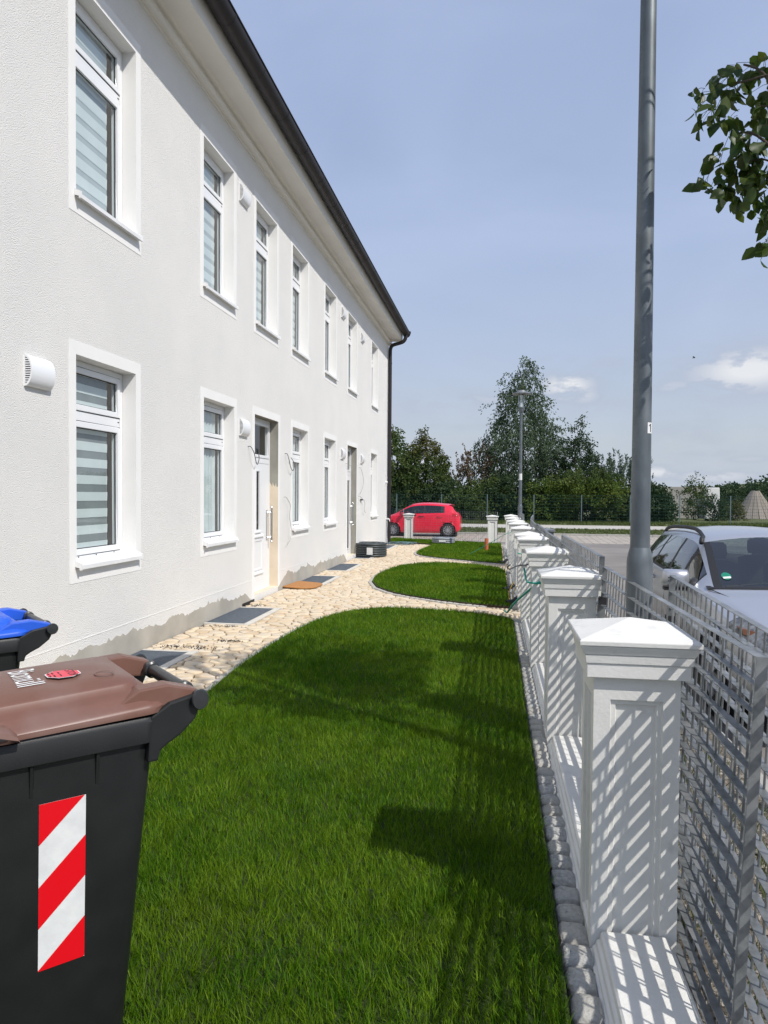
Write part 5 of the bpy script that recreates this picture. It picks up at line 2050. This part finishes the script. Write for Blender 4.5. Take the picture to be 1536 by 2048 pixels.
q = MB()
cxb, csb = -.575, 1.50
q.poly([screen_pt(cxb + .042 * math.cos(a), csb + .055 * math.sin(a), .006) for a in np.linspace(0, 2 * PI, 18)[:-1]])
bd = q.build('green_badge', M_green, car1, world=False)
q = MB()
q.poly([screen_pt(cxb - .033, csb - .040, .009), screen_pt(cxb + .033, csb - .040, .009), screen_pt(cxb + .033, csb - .012, .009), screen_pt(cxb - .033, csb - .012, .009)])
q.build('badge_strip', M_inkw, bd, world=False)
for sd in (-1, 1):
    q = MB()
    q.tube([(sd * x, s, interp_keys(SILV_K, s)[4] + .006 - .004) for x, s in ((.36, .30), (.50, .55), (.60, .85), (.70, 1.18), (.755, 1.31))][::1], .004, 6)
    q.build('bonnet_seam', M_gasket, car1, world=False)
    for s in (2.64, 3.40):
        q = MB()
        pr_ = interp_keys(SILV_K, s)
        q.tube([(sd * (pr_[1] - .002 - (.02 if z > pr_[2] - .1 else 0)), s + (.0 if z > .5 else 0), z) for z in (.30, .5, .7, pr_[2] - .06)], .004, 6)
        q.build('door_seam', M_gasket, car1, world=False)
        q = MB()
        q.tube([(sd * (pr_[1] + .0), s - .26, .86), (sd * (pr_[1] + .03), s - .22, .865), (sd * (pr_[1] + .03), s - .08, .87), (sd * (pr_[1] + .0), s - .05, .87)], .013, 8)
        q.build('door_handle', M_silver, car1, world=False, smooth=True)
    q = MB()
    q.lathe([(.0, -.03), (.062, -.02), (.066, .0), (.055, .006), (0, .012)], 20, (sd * .60, .20, .615), axis='y', cap=False)
    q.build('headlight_bulb', M_steel, car1, world=False, smooth=True)
    q = MB()
    q.rings([[(sd * (x), s, z) for x, z in ((.66, .70), (.77, .73), (.78, .775), (.67, .75))] for s in (.36, .50)])
    q.build('indicator', M_orange, car1, world=False)
q = MB()
q.box(-.34, .34, -.012, .03, .36, .58)
q.build('grille', M_gasket, car1, world=False)
q = MB()
q.box(-.60, .60, -.008, .05, .24, .33)
q.build('air_intake', M_gasket, car1, world=False)

RED_K = [(0.0, .27, .52, .52, .46, .60, .38, .62), (.07, .23, .66, .62, .58, .68, .48, .71), (.28, .20, .79, .76, .72, .82, .56, .85), (.62, .19, .835, .87, .78, .93, .62, .96), (.85, .19, .842, .93, .80, 1.01, .64, 1.05), (1.35, .19, .845, .97, .80, 1.29, .60, 1.36), (1.62, .19, .847, .985, .80, 1.40, .58, 1.46),
         (2.1, .19, .847, 1.0, .80, 1.455, .56, 1.52), (2.6, .19, .847, 1.02, .80, 1.445, .55, 1.515), (3.1, .20, .845, 1.045, .79, 1.40, .54, 1.475), (3.40, .23, .835, 1.05, .765, 1.34, .53, 1.42), (3.50, .24, .83, 1.04, .755, 1.19, .56, 1.24), (3.66, .26, .80, .99, .72, 1.03, .58, 1.05), (3.76, .32, .70, .84, .62, .88, .50, .90)]
car2, parts2, prof2, st2 = make_car('parked_car', 'small red hatchback parked side-on beyond the far end of the garden', 'car', (-5.42, 32.35, GZ + .004), R(-90), RED_K, M_redp, 1.58, (.77, 3.23, .30, 0.0),
                                    [(1.12, 1.30), (1.38, 2.14), (2.22, 2.98)], .90, (3.38, 3.64), lamps=[(.20, .66, 8, 10, 'head'), (3.42, 3.70, 7, 9, 'tail')])
for sd in (-1, 1):
    for s in (2.02, 2.86):
        q = MB()
        pr_ = interp_keys(RED_K, s)
        q.tube([(sd * (pr_[1] - .002), s - .10, .90), (sd * (pr_[1] + .028), s - .06, .905), (sd * (pr_[1] + .028), s + .10, .91), (sd * (pr_[1] - .002), s + .13, .91)], .016, 8)
        q.build('door_handle', M_gasket if s < 2.5 else M_redp, car2, world=False, smooth=True)
    for s in (1.30, 2.18):
        q = MB()
        pr_ = interp_keys(RED_K, s)
        q.tube([(sd * (pr_[1] - .004), s, z) for z in (.28, .5, .7, .88)], .005, 6)
        q.build('door_seam', M_gasket, car2, world=False)
    q = MB()
    mx = sd * .95
    q.rings([[(mx + hx * a, 1.20 + .06 * f_, 1.01 + hz * b) for a, b in ((-1, -.6), (-.7, -1), (.7, -1), (1, -.6), (1, .6), (.7, 1), (-.7, 1), (-1, .6))] for f_, hx, hz in ((-1, .05, .04), (-.3, .10, .075), (1, .10, .075))])
    q.build('wing_mirror', M_redp, car2, world=False, smooth=True, auto=60)
q = MB()
q.rings([[(x, s, 1.45 + z - .05 * abs(x) ** 2) for x in np.linspace(-.5, .5, 9)] for s, z in ((3.26, -.012), (3.44, -.022), (3.455, -.045), (3.30, -.04))], 0, False, False, close=False)
q.build('roof_spoiler', M_redp, car2, world=False, smooth=True)
# ------------------------------------------------------------------ leaves and trees
def unit(v):
    return v / (np.linalg.norm(v, axis=-1, keepdims=True) + 1e-9)


def leaf_mesh(name, P, D, size, mats, seed, width=.55, tint=None, ovate=False, fold=.18):
    """P base points, D pointing directions; each leaf a folded rhomb (or a six point ovate blade)"""
    rg = np.random.default_rng(seed)
    n = len(P)
    D = unit(D)
    side = unit(np.cross(D, unit(rg.normal(size=(n, 3)))))
    up = np.cross(side, D)
    s = (size * rg.uniform(.65, 1.25, n))[:, None]
    if not ovate:
        V = np.stack([P, P + D * s * .5 + side * s * width * .5 + up * s * fold, P + D * s, P + D * s * .5 - side * s * width * .5 + up * s * fold], 1)
        f = np.array([0, 1, 2, 0, 2, 3])
        sizes = [3, 3]
    else:
        curl = rg.uniform(-.05, .22, n)[:, None]
        mid = lambda t: P + D * s * t - up * s * curl * t * t
        V = np.stack([mid(0), mid(.22) + side * s * width * .40 + up * s * fold * .8, mid(.52) + side * s * width * .50 + up * s * fold, mid(.82) + side * s * width * .24 + up * s * fold * .5, mid(1.0),
                      mid(.82) - side * s * width * .24 + up * s * fold * .5, mid(.52) - side * s * width * .50 + up * s * fold, mid(.22) - side * s * width * .40 + up * s * fold * .8, mid(.5)], 1)
        f = np.array([0, 1, 8, 1, 2, 8, 2, 3, 8, 3, 4, 8, 4, 5, 8, 5, 6, 8, 6, 7, 8, 7, 0, 8])
        sizes = [3] * 8
    m = V.shape[1]
    fi = (f[None] + m * np.arange(n)[:, None]).ravel()
    if tint is None:
        tint = rg.random(n)
    return big_mesh(name, V.reshape(-1, 3), fi, np.tile(sizes, n), mats, np.repeat(tint, m), smooth=ovate)


def put(name, me, parent, loc=None):
    return reg(bpy.data.objects.new(name, me), parent, loc or (0, 0, 0))


def leafmat(name, a, b, tr=.36):
    return mat(name, tuple(1.22 * c for c in a), .55, var=tuple(1.22 * c for c in b), tint=True, trans=tr, spec=.3)


M_birch = leafmat('birch_leaf', (.040, .070, .034), (.110, .150, .078))
M_dkleaf = leafmat('dark_leaf', (.018, .044, .018), (.058, .090, .034))
M_mdleaf = leafmat('mid_leaf', (.034, .068, .016), (.105, .135, .036))
M_ltleaf = leafmat('bright_leaf', (.050, .095, .012), (.135, .170, .030))
M_brleaf = leafmat('brown_leaf', (.070, .060, .034), (.19, .125, .075))
M_olive = leafmat('olive_leaf', (.040, .055, .014), (.135, .125, .030))
M_grleaf = leafmat('grey_leaf', (.045, .080, .048), (.115, .155, .095))


def make_tree(name, label, x, y, h, prof, nspray, per, lsize, m, seed, trunk_r=.12, z0=None, droop=.4, slen=.7, m2=None, m2_z=None, lwidth=.5, upright=False, group='trees behind the green mesh fence', cat='tree', bark=None, multi=False, sx=1.0, shell=.45):
    """prof: list of (height fraction, radius); sprays of leaves fill the outer part of that profile"""
    rg = np.random.default_rng(seed)
    z0 = GZ + .2 if z0 is None else z0
    t = thing(name, label, cat, (x, y, z0), group=group)
    fr = np.array([p[0] for p in prof])
    rr = np.array([p[1] for p in prof])
    # heights weighted by ring area
    tt = np.linspace(fr[0], fr[-1], 200)
    wt = np.interp(tt, fr, rr) ** 1.35 + .02
    th = rg.choice(tt, nspray, p=wt / wt.sum()) + rg.uniform(-.01, .01, nspray)
    ang = rg.uniform(0, 2 * PI, nspray)
    lob = 1 + .20 * np.sin(3 * ang + th * 17 + seed) + .13 * np.sin(5 * ang - th * 29)
    rad = np.interp(th, fr, rr) * (shell + (1 - shell) * rg.random(nspray) ** .6) * lob * rg.uniform(.82, 1.14, nspray)
    C = np.stack([rad * np.cos(ang) * sx, rad * np.sin(ang), th * h], 1)
    out = np.stack([np.cos(ang), np.sin(ang), np.zeros(nspray)], 1)
    if upright:
        dirs = unit(out * .16 + np.array([0, 0, 1.0]) + rg.normal(0, .10, (nspray, 3)))
    else:
        dirs = unit(out * 1.0 + np.array([0, 0, .45 - droop]) + rg.normal(0, .45, (nspray, 3)))
    sl_ = slen * rg.uniform(.5, 1.3, nspray)
    u = rg.random((nspray, per))
    bend = (u ** 2)[:, :, None] * np.array([0, 0, -droop * .6])[None, None] * sl_[:, None, None]
    P = C[:, None] + dirs[:, None] * (u * sl_[:, None])[:, :, None] + bend + rg.normal(0, lsize * (.55 if not upright else .22), (nspray, per, 3))
    D = dirs[:, None] * .6 + rg.normal(0, .6, (nspray, per, 3)) + np.array([0, 0, -droop * .9])
    if upright:
        D = dirs[:, None] * 1.2 + rg.normal(0, .55, (nspray, per, 3))
    P[:, :, 2] = np.maximum(P[:, :, 2], .05)
    tint = np.clip(rg.normal(.42, .22, (nspray, 1)) + rg.normal(0, .16, (nspray, per)), 0, 1)
    P, D, tint = P.reshape(-1, 3), D.reshape(-1, 3), tint.ravel()
    if m2 is not None:
        k = (P[:, 2] > m2_z * h + rg.normal(0, .06 * h, len(P)))
        put('crown', leaf_mesh('crown', P[~k], D[~k], lsize, [m], seed, lwidth, tint[~k]), t)
        put('crown', leaf_mesh('crown', P[k], D[k], lsize, [m2], seed + 1, lwidth, tint[k]), t)
    else:
        put('crown', leaf_mesh('crown', P, D, lsize, [m], seed, lwidth, tint), t)
    q = MB()
    bk = bark or M_bark
    top = h * .93
    if not multi:
        pth = [(rg.normal(0, .03) * k, rg.normal(0, .03) * k, -.25 + (top + .25) * k / 7) for k in range(8)]
        q.tube(pth, [trunk_r * (1.15 - 1.02 * k / 7) for k in range(8)], 8)
    for k in range(10 if multi else 26):
        i = int(rg.integers(nspray))
        c = C[i]
        if multi:
            b0 = np.array([rg.normal(0, .12), rg.normal(0, .12), -.1])
        else:
            zb_ = max(.12 * h, c[2] - np.hypot(c[0], c[1]) * (.75 if droop < .6 else .3))
            b0 = np.array([0, 0, min(zb_, top * .95)])
        mid = (b0 + c) / 2 + np.array([0, 0, .08 * np.linalg.norm(c - b0)])
        r_ = trunk_r * (.5 if multi else .30) * (1 - .6 * max(0, c[2]) / h)
        q.tube([tuple(b0), tuple(mid), tuple(c)], [r_, r_ * .7, r_ * .25], 5)
    q.build('trunk', bk, t, world=False, smooth=True)
    return t


make_tree('walnut_tree', 'dark broad-leaved tree showing past the house corner beside the downpipe', -7.6, 50, 6.4, [(.12, 1.2), (.4, 1.75), (.75, 1.35), (.92, .7), (1, .25)], 330, 22, .25, M_mdleaf, 1, .13, slen=.55)
make_tree('hornbeam_tree', 'rounded green tree with a yellowish top behind the red car', -5.2, 51, 6.35, [(.20, 1.5), (.36, 1.95), (.6, 1.45), (.85, .65), (1, .12)], 560, 24, .19, M_mdleaf, 2, .10, m2=M_olive, m2_z=.68, slen=.5)
make_tree('cherry_tree', 'bush-like tree with brownish thin upper twigs left of the tall birch', -1.6, 52, 4.75, [(.08, 1.3), (.45, 1.75), (.75, 1.4), (1, .7)], 250, 18, .17, M_mdleaf, 3, .09, m2=M_brleaf, m2_z=.55, upright=True, slen=1.0, multi=True)
make_tree('birch_tree', 'tall birch tree with drooping grey green branches behind the far street lamp', 1.75, 53, 12.0, [(.04, 2.2), (.18, 2.8), (.36, 3.0), (.47, 2.85), (.53, 2.15), (.72, 1.55), (.88, .75), (1, .08)], 1150, 28, .19, M_birch, 4, .17, droop=.85, slen=1.05, lwidth=.46, bark=M_barkl, shell=.2)
make_tree('plum_tree', 'dark dense small tree with a pointed tip right of the birch', 5.45, 51, 7.0, [(.14, 1.1), (.33, 1.55), (.6, 1.0), (.82, .42), (1, .03)], 430, 24, .18, M_dkleaf, 5, .10, droop=.2, slen=.65)
make_tree('willow_shrub', 'upright feathery grey green shrub with long shoots near the lamp pole', 8.2, 50, 3.35, [(.05, 1.1), (.4, 1.7), (.75, 1.6), (1.0, 1.7)], 125, 60, .17, M_grleaf, 6, .07, upright=True, slen=1.55, lwidth=.30, multi=True, cat='shrub')
make_tree('willow_shrub', 'bright green spreading shrub with bare forked stems behind the fence', 5.9, 48.3, 3.3, [(.30, 1.4), (.6, 2.2), (.85, 1.7), (1, .7)], 360, 22, .20, M_ltleaf, 7, .10, droop=.3, slen=.55, multi=True, cat='shrub', m2=M_mdleaf, m2_z=.8)
BUSH = [(-9.4, 49.5, 2.5, 1.8, M_dkleaf, 'dark bush behind the fence left of the walnut tree'), (-6.6, 49.6, 2.6, 1.8, M_dkleaf, 'dark bush behind the windscreen of the red car'), (-3.4, 49.4, 2.5, 1.6, M_dkleaf, 'tall dark green bush right behind the red car roof'),
        (-2.2, 48.3, 1.9, 1.3, M_mdleaf, 'low light-flecked bush behind the tail of the red car'), (-.6, 49.6, 2.9, 1.6, M_mdleaf, 'leafy bush at the foot of the brownish cherry tree'), (1.1, 49.2, 3.2, 1.5, M_dkleaf, 'dark bush left of the far street lamp'),
        (3.1, 48.6, 2.6, 1.4, M_ltleaf, 'light green bush right of the far street lamp'), (4.3, 49.6, 3.0, 1.4, M_mdleaf, 'bush between the birch and the dark plum tree'), (7.6, 49.3, 2.2, 1.5, M_mdleaf, 'bush at the foot of the feathery grey green shrub'),
        (9.6, 49.5, 2.35, 1.3, M_dkleaf, 'dark rounded bush directly behind the near lamp pole'), (10.45, 50.0, 2.3, .75, M_dkleaf, 'dark bush just right of the near lamp pole'), (-12.5, 50, 3.2, 2.2, M_dkleaf, 'dark bush hidden mostly behind the house corner')]
for k, (x, y, h, r_, m, lb) in enumerate(BUSH):
    make_tree('bush', lb, x, y, h, [(.0, r_ * .85), (.3, r_ * 1.05), (.65, r_ * .9), (.9, r_ * .5), (1, .2)], 230, 22, .22, m, 20 + k, .05, droop=.25, slen=.5, multi=True, cat='bush', group='bushes behind the green mesh fence', sx=1.1)
make_tree('elder_shrub', 'loose shrub standing in front of the pale concrete wall', 14.05, 54, 3.05, [(.0, .45), (.3, .85), (.65, .75), (1, .15)], 120, 20, .15, M_mdleaf, 41, .05, droop=.1, slen=.6, multi=True, cat='shrub', group='shrubs by the pale concrete wall', shell=.2)
make_tree('elder_shrub', 'low dark shrub before the whitewashed wall end', 15.2, 53.5, 1.75, [(.0, .5), (.4, .75), (1, .2)], 90, 20, .15, M_dkleaf, 42, .05, droop=.1, slen=.5, multi=True, cat='shrub', group='shrubs by the pale concrete wall', shell=.2)
make_tree('elder_shrub', 'small yellowish shrub between the whitewashed wall and the wooden cone', 16.9, 54.5, 1.35, [(.0, .4), (.5, .5), (1, .2)], 60, 18, .15, M_olive, 43, .04, droop=.1, slen=.4, multi=True, cat='shrub', group='shrubs by the pale concrete wall', shell=.2)
for k, x in enumerate((19.0, 21.5, 24.2)):
    make_tree('bush', ['dark bush behind the wooden cone', 'dark bush right of the wooden cone', 'dark bush at the far right behind the silver car'][k], x, 63, 2.5, [(.0, 1.4), (.4, 1.7), (1, .5)], 110, 20, .26, M_dkleaf, 60 + k, .05, droop=.2, multi=True, cat='bush', group='bushes behind the wooden cone')

# the near street tree: one low branch reaches into the picture from the right, the rest stands outside it
pear = thing('pear_tree', 'young pear tree whose leafy branch hangs in from the upper right', 'tree', (2.15, 3.95, -.08))
fwn, crn, cun = np.array(fw), np.array(cr), np.array(cu)


def in_frame(P, pad=25):
    v = P - np.array([0, 0, EYE])
    d = v @ fwn
    px = 768 + F * (v @ crn) / np.maximum(d, .05)
    py = 1024 - F * (v @ cun) / np.maximum(d, .05)
    return (d > .05) & (px > -60) & (px < 1536 + pad) & (py > -60) & (py < 2110)


tw = MB()
tw.tube([(2.15, 3.95, -.2), (2.13, 3.96, 1.0), (2.16, 3.92, 2.0), (2.12, 3.95, 3.0), (2.15, 3.98, 4.4), (2.13, 3.95, 5.4)], [.062, .055, .048, .040, .024, .008], 10)
# branch polylines in the plane y = 3.6 (x, z)
YB = 3.6
BR = [([(2.13, 2.45), (1.75, 2.70), (1.42, 3.02), (1.245, 3.455), (1.17, 3.63), (1.10, 3.70)], .016), ([(2.13, 2.9), (1.75, 3.42), (1.40, 3.60), (1.22, 3.61), (1.11, 3.62), (1.03, 3.645)], .012), ([(1.42, 3.02), (1.33, 3.14), (1.22, 3.36)], .008),
      ([(2.14, 2.3), (1.80, 2.78), (1.42, 3.10), (1.29, 3.17), (1.205, 3.29), (1.13, 3.375), (1.06, 3.40)], .013), ([(1.28, 3.185), (1.17, 3.245), (1.07, 3.24)], .006), ([(1.25, 3.44), (1.19, 3.475), (1.15, 3.49)], .005),
      ([(1.24, 3.24), (1.20, 3.22)], .004), ([(2.14, 2.2), (1.80, 2.55), (1.50, 2.80), (1.40, 2.98)], .010), ([(1.33, 3.14), (1.38, 3.36), (1.36, 3.52)], .006)]
for pl, r_ in BR:
    n = len(pl)
    pts3 = [(x, YB + (.35 * (x - 1.3) / .85 if x > 1.3 else .10 * math.sin(9 * x)), z) for x, z in pl]
    tw.tube(catmull(pts3, 3, False), [r_ * (1 - .72 * i / (3 * (n - 1))) for i in range(3 * (n - 1) + 1)], 6)


def zpt(zx, zy, yy):   # a point of the branch from its place in an enlargement of the photograph
    px, py = 1340 + zx / 4.55, 80 + zy / 4.55
    d = fwn + (px - 768) / F * crn - (py - 1024) / F * cun
    return np.array([0, 0, EYE]) + d * (yy / d[1])


CL = [(560, 330, 150, 9), (470, 420, 90, 4), (320, 560, 130, 8), (230, 520, 60, 2), (290, 720, 80, 5), (330, 640, 80, 4), (700, 300, 110, 6), (800, 240, 90, 6), (700, 420, 80, 4), (590, 480, 70, 4), (840, 480, 90, 6), (810, 640, 80, 5), (830, 780, 90, 6), (860, 880, 70, 4),
      (410, 730, 50, 1), (450, 780, 30, 1), (550, 770, 50, 2), (570, 715, 40, 2), (720, 900, 80, 4), (700, 770, 60, 2), (680, 950, 60, 3), (540, 1020, 110, 6), (400, 1000, 50, 1), (380, 1130, 110, 6), (270, 1290, 80, 3), (390, 1300, 70, 3), (430, 1400, 70, 3), (480, 1430, 50, 2), (570, 1080, 70, 3),
      (660, 1140, 90, 4), (650, 1230, 90, 4), (520, 1200, 50, 2), (740, 1040, 90, 5), (790, 1200, 90, 5), (850, 1240, 80, 5), (780, 1300, 70, 3), (860, 1330, 60, 3), (580, 1370, 80, 4), (680, 1400, 70, 3), (720, 1480, 80, 4), (650, 1520, 40, 1), (840, 1440, 90, 6), (870, 1580, 60, 4), (880, 1680, 60, 4), (870, 1830, 90, 5), (870, 1900, 60, 3), (330, 1340, 40, 1), (760, 1100, 70, 3), (820, 1030, 80, 4)]
LP, LD = [], []
rg = np.random.default_rng(77)
for (zx, zy, r_, n) in CL:
    zx += 28 if zx < 450 else 0
    c = zpt(zx, zy, YB + rg.normal(0, .10))
    rw = r_ / 4.55 * YB / F
    for k in range(int(n * 1.55 + .5)):
        o = rg.normal(0, .56, 3) * rw * np.array([1, 1.6, 1])
        LP.append(c + o)
        LD.append(np.array([rg.normal(-.15, .55), rg.normal(-.1, .5), rg.normal(-.75, .45)]))
        if rg.random() < .5:
            tw.tube([tuple(c + o), tuple(c + o * .3 + np.array([.02, 0, .035])), tuple(c + np.array([.03, .0, .04]))], .0012, 4)
# the crown outside the picture, carried by limbs, shading the lawn
NS = 620
cc_ = np.array([2.1, 4.0, 4.62])
dirs = unit(rg.normal(size=(NS, 3)))
cpts = cc_ + dirs * (rg.random((NS, 1)) ** .45) * np.array([1.25, 1.35, 1.10])
for k in range(NS):
    c = cpts[k]
    pts_ = c + rg.normal(0, .11, (9, 3))
    zh = pts_[:, 2] - 1.26 * (pts_[:, 0] - .45)  # unseen crown is cut away where it would shade the fence pillars
    tp = pts_[:, 0] - LX
    on_pole_ = (np.abs(pts_[:, 1] + .68 * tp - LY) < .17) & (tp > 0)      # keep the lamp post clear of leaf shade
    ok = ~in_frame(pts_, 45) & ~((zh < 1.45) & (zh > -.2)) & ~on_pole_
    for p in pts_[ok]:
        LP.append(p)
        LD.append(np.array([rg.normal(0, .6), rg.normal(0, .6), rg.normal(-.6, .5)]))
    if k % 9 == 0 and not in_frame(c[None], 60)[0]:
        b0 = np.array([2.14, 3.95, max(1.7, c[2] - np.hypot(c[0] - 2.14, c[1] - 3.95) * .8)])
        mid = (b0 + c) / 2 + np.array([0, 0, .05])
        along = np.array([b0 + (mid - b0) * f_ for f_ in np.linspace(0, 1, 6)] + [mid + (c - mid) * f_ for f_ in np.linspace(0, 1, 6)])
        if not in_frame(along, 60).any():
            tw.tube([tuple(b0), tuple(mid), tuple(c)], [.014, .010, .004], 5)
tw.build('trunk', M_bark, pear, smooth=True)
LP, LD = np.array(LP) - np.array(WPOS[pear.name]), np.array(LD)
put('crown', leaf_mesh('crown', LP, LD, .071, [M_leafp], 9, .74, np.clip(rg.normal(.35, .22, len(LP)), 0, 1), ovate=True, fold=.12), pear)

# ------------------------------------------------------------------ green mesh fence across the road
fy = 46.0
fz = GZ + .10
fen = thing('mesh_fence', 'long dark green wire mesh fence across the road in front of the trees', 'fence', (0, fy, fz))
fx0, fsp = -12.4, 2.93
pm = None
for i in range(13):
    x = fx0 + fsp * i
    q = MB()
    q.box(x - .03, x + .03, fy - .02, fy + .02, fz - .2, fz + 1.83)
    q.build('fence_post', M_fpost, fen)
    q = MB()
    for k in range(10):
        z = fz + .05 + k * .195
        q.box(x + .03, x + fsp - .03, fy - .008, fy + .000, z - .005, z + .005)
    nn = 28
    for k in range(1, nn):
        xx = x + fsp * k / nn
        q.box(xx - .003, xx + .003, fy, fy + .006, fz + .02, fz + 1.80)
    tag(q.build('wire_panel', M_fgreen, fen), kind='stuff')

# ------------------------------------------------------------------ concrete wall, wooden cone, far hill
wl_ = thing('concrete_wall', 'grey weathered concrete wall with a slanting left face beyond the fence', 'wall', (13.8, 58, -.1))
q = MB()
q.rings([[(11.9, 57.4, -.1), (15.6, 57.6, -.1), (15.6, 58.3, -.1), (12.9, 60.5, -.1)], [(12.15, 58.0, 2.44), (15.55, 58.0, 2.47), (15.55, 58.35, 2.47), (12.9, 60.5, 2.44)]])
q.build('wall_face', M_bunker, wl_)
q = MB()
for z in (.5, 1.1, 1.7):
    q.box(12.0, 15.6, 57.47 + z * .21, 57.47 + z * .21 + .02, z - .012, z + .012)
q.build('board_mark', M_bunker, wl_)
q = MB()
q.rings([[(15.62, 57.2, -.1), (16.62, 57.0, -.1), (16.62, 60, -.1), (15.62, 60, -.1)], [(15.62, 57.4, 2.40), (16.60, 57.3, 2.40), (16.60, 60, 2.40), (15.62, 60, 2.40)]])
tag(q.build('whitewashed_wall', M_wwall, None, loc=(16.1, 58, -.1), bevel=.05), 'bright whitewashed wall end beside the grey concrete wall', 'wall')
cn_ = thing('wooden_cone', 'truncated cone of weathered grey planks behind the silver car', 'play hut', (19.2, 57.5, -.25))
NP = 22
for k in range(NP):
    a0_, a1_ = 2 * PI * k / NP + .012, 2 * PI * (k + 1) / NP - .012
    q = MB()
    jz = random.uniform(-.02, .03)
    outp = [(2.05, -.1), (1.05, 1.25), (.30, 2.42 + jz)]
    rs = []
    for r_, z in outp:
        rs.append([(r_ * math.cos(a0_), r_ * math.sin(a0_), z), (r_ * math.cos(a1_), r_ * math.sin(a1_), z), ((r_ - .04) * math.cos(a1_), (r_ - .04) * math.sin(a1_), z), ((r_ - .04) * math.cos(a0_), (r_ - .04) * math.sin(a0_), z)])
    q.rings(rs)
    q.build('plank', M_plank, cn_, world=False)
hl = MB()
rows = []
for j in range(9):
    yy = 130 + j * 14
    rows.append([(x, yy, -.3 + 6.5 * math.sin(min(1, j / 8) * PI / 2) * (1 / (1 + math.exp(-(x - 48 - j * 1.5) / 8))) * (1 + .12 * math.sin(x * .09))) for x in range(10, 260, 6)])
hl.rings(rows, 0, False, False, close=False)
tag(hl.build('hill', M_field, smooth=True), kind='structure')
rg = np.random.default_rng(5)
n = 150
hx = rg.uniform(44, 120, n)
hy = rg.uniform(136, 200, n)
hz = -.3 + 6.5 * np.sin(np.minimum(1, (hy - 130) / 112) * PI / 2) / (1 + np.exp(-(hx - 48 - (hy - 130) / 9.3) / 8))
P, D, T = [], [], []
for k in range(n):
    rr_ = rg.uniform(1.5, 2.6)
    p = unit(rg.normal(size=(90, 3))) * (rg.random((90, 1)) ** .4) * np.array([rr_, rr_, rr_ * .9])
    P.append(p + np.array([hx[k], hy[k], hz[k] + rr_ * .6]))
    D.append(rg.normal(size=(90, 3)))
    T.append(np.clip(rg.normal(.3, .2) + rg.normal(0, .15, 90), 0, 1))
tag(put('forest', leaf_mesh('forest', np.concatenate(P), np.concatenate(D), .75, [M_dkleaf], 5, .7, np.concatenate(T)), None), kind='stuff')
n = 40
P, D, T = [], [], []
for k in range(n):
    x, y = rg.uniform(-60, 44), rg.uniform(150, 190)
    rr_ = rg.uniform(1.2, 2.2)
    p = unit(rg.normal(size=(60, 3))) * (rg.random((60, 1)) ** .4) * rr_
    P.append(p + np.array([x, y, rr_ * .4]))
    D.append(rg.normal(size=(60, 3)))
    T.append(np.clip(rg.normal(.3, .2) + rg.normal(0, .15, 60), 0, 1))
tag(put('distant_treeline', leaf_mesh('distant_treeline', np.concatenate(P), np.concatenate(D), .8, [M_dkleaf], 6, .7, np.concatenate(T)), None), kind='stuff')

# grass on the verges across the road and weeds in the gravel
def tufts(name, P, zf, h, w_, m, seed, per=5):
    rg = np.random.default_rng(seed)
    P = np.repeat(P, per, 0) + rg.normal(0, h * .18, (len(P) * per, 2))
    n = len(P)
    z = zf(P)
    B_ = np.stack([P[:, 0], P[:, 1], z - .01], 1)
    a = rg.uniform(0, 2 * PI, n)
    ln = rg.uniform(.1, .7, n) * h
    tip = B_ + np.stack([np.cos(a) * ln, np.sin(a) * ln, h * rg.uniform(.5, 1.1, n)], 1)
    b = rg.uniform(0, 2 * PI, n)
    sd = np.stack([np.cos(b), np.sin(b), np.zeros(n)], 1) * w_ * .5
    V = np.stack([B_ - sd, B_ + sd, tip], 1).reshape(-1, 3)
    me = big_mesh(name, V, np.arange(3 * n), np.full(n, 3), [m], np.repeat(rg.random(n), 3))
    return tag(put(name, me, None), kind='stuff')


rg = np.random.default_rng(15)
P = np.stack([rg.uniform(-6, 14, 3600), rg.uniform(34.25, 39.6, 3600)], 1)
tufts('verge_grass', P, lambda p: np.full(len(p), GZ + .07), .10, .03, M_wild, 1)
P = np.stack([rg.uniform(-9, 22, 4200), rg.uniform(44.6, 48, 4200)], 1)
tufts('verge_grass', P, lambda p: np.full(len(p), GZ + .12), .20, .04, M_wild, 2)
P = np.stack([rg.uniform(.75, 1.5, 260), rg.uniform(1.3, 6.5, 260)], 1)
tufts('weeds', P, lambda p: np.interp(p[:, 0], [.38, .8, 1.15, 1.5, 1.64], [-.05, -.04, -.06, -.095, -.10]), .12, .008, M_wild, 3, 9)

# a bird far off in the sky
q = MB()
q.lathe([(0, -.17), (.035, -.12), (.05, -.02), (.045, .08), (.018, .15), (.03, .24), (0, .25)], 8, axis='y', cap=False)
for sd in (-1, 1):
    q.rings([[(sd * .03, -.08, .01), (sd * .03, .09, .01), (sd * .03, .09, .03), (sd * .03, -.08, .03)], [(sd * .26, -.05, .15), (sd * .26, .07, .15), (sd * .26, .07, .16), (sd * .26, -.05, .16)], [(sd * .52, .06, .06), (sd * .52, .10, .06), (sd * .52, .10, .065), (sd * .52, .06, .065)]])
bd_ = q.build('bird', M_bird, None, loc=(24.2, 95.0, 19.2), world=False)
bd_.rotation_euler.z = R(60)
tag(bd_, 'small dark bird flying in the sky between the birch and the lamp pole', 'bird')
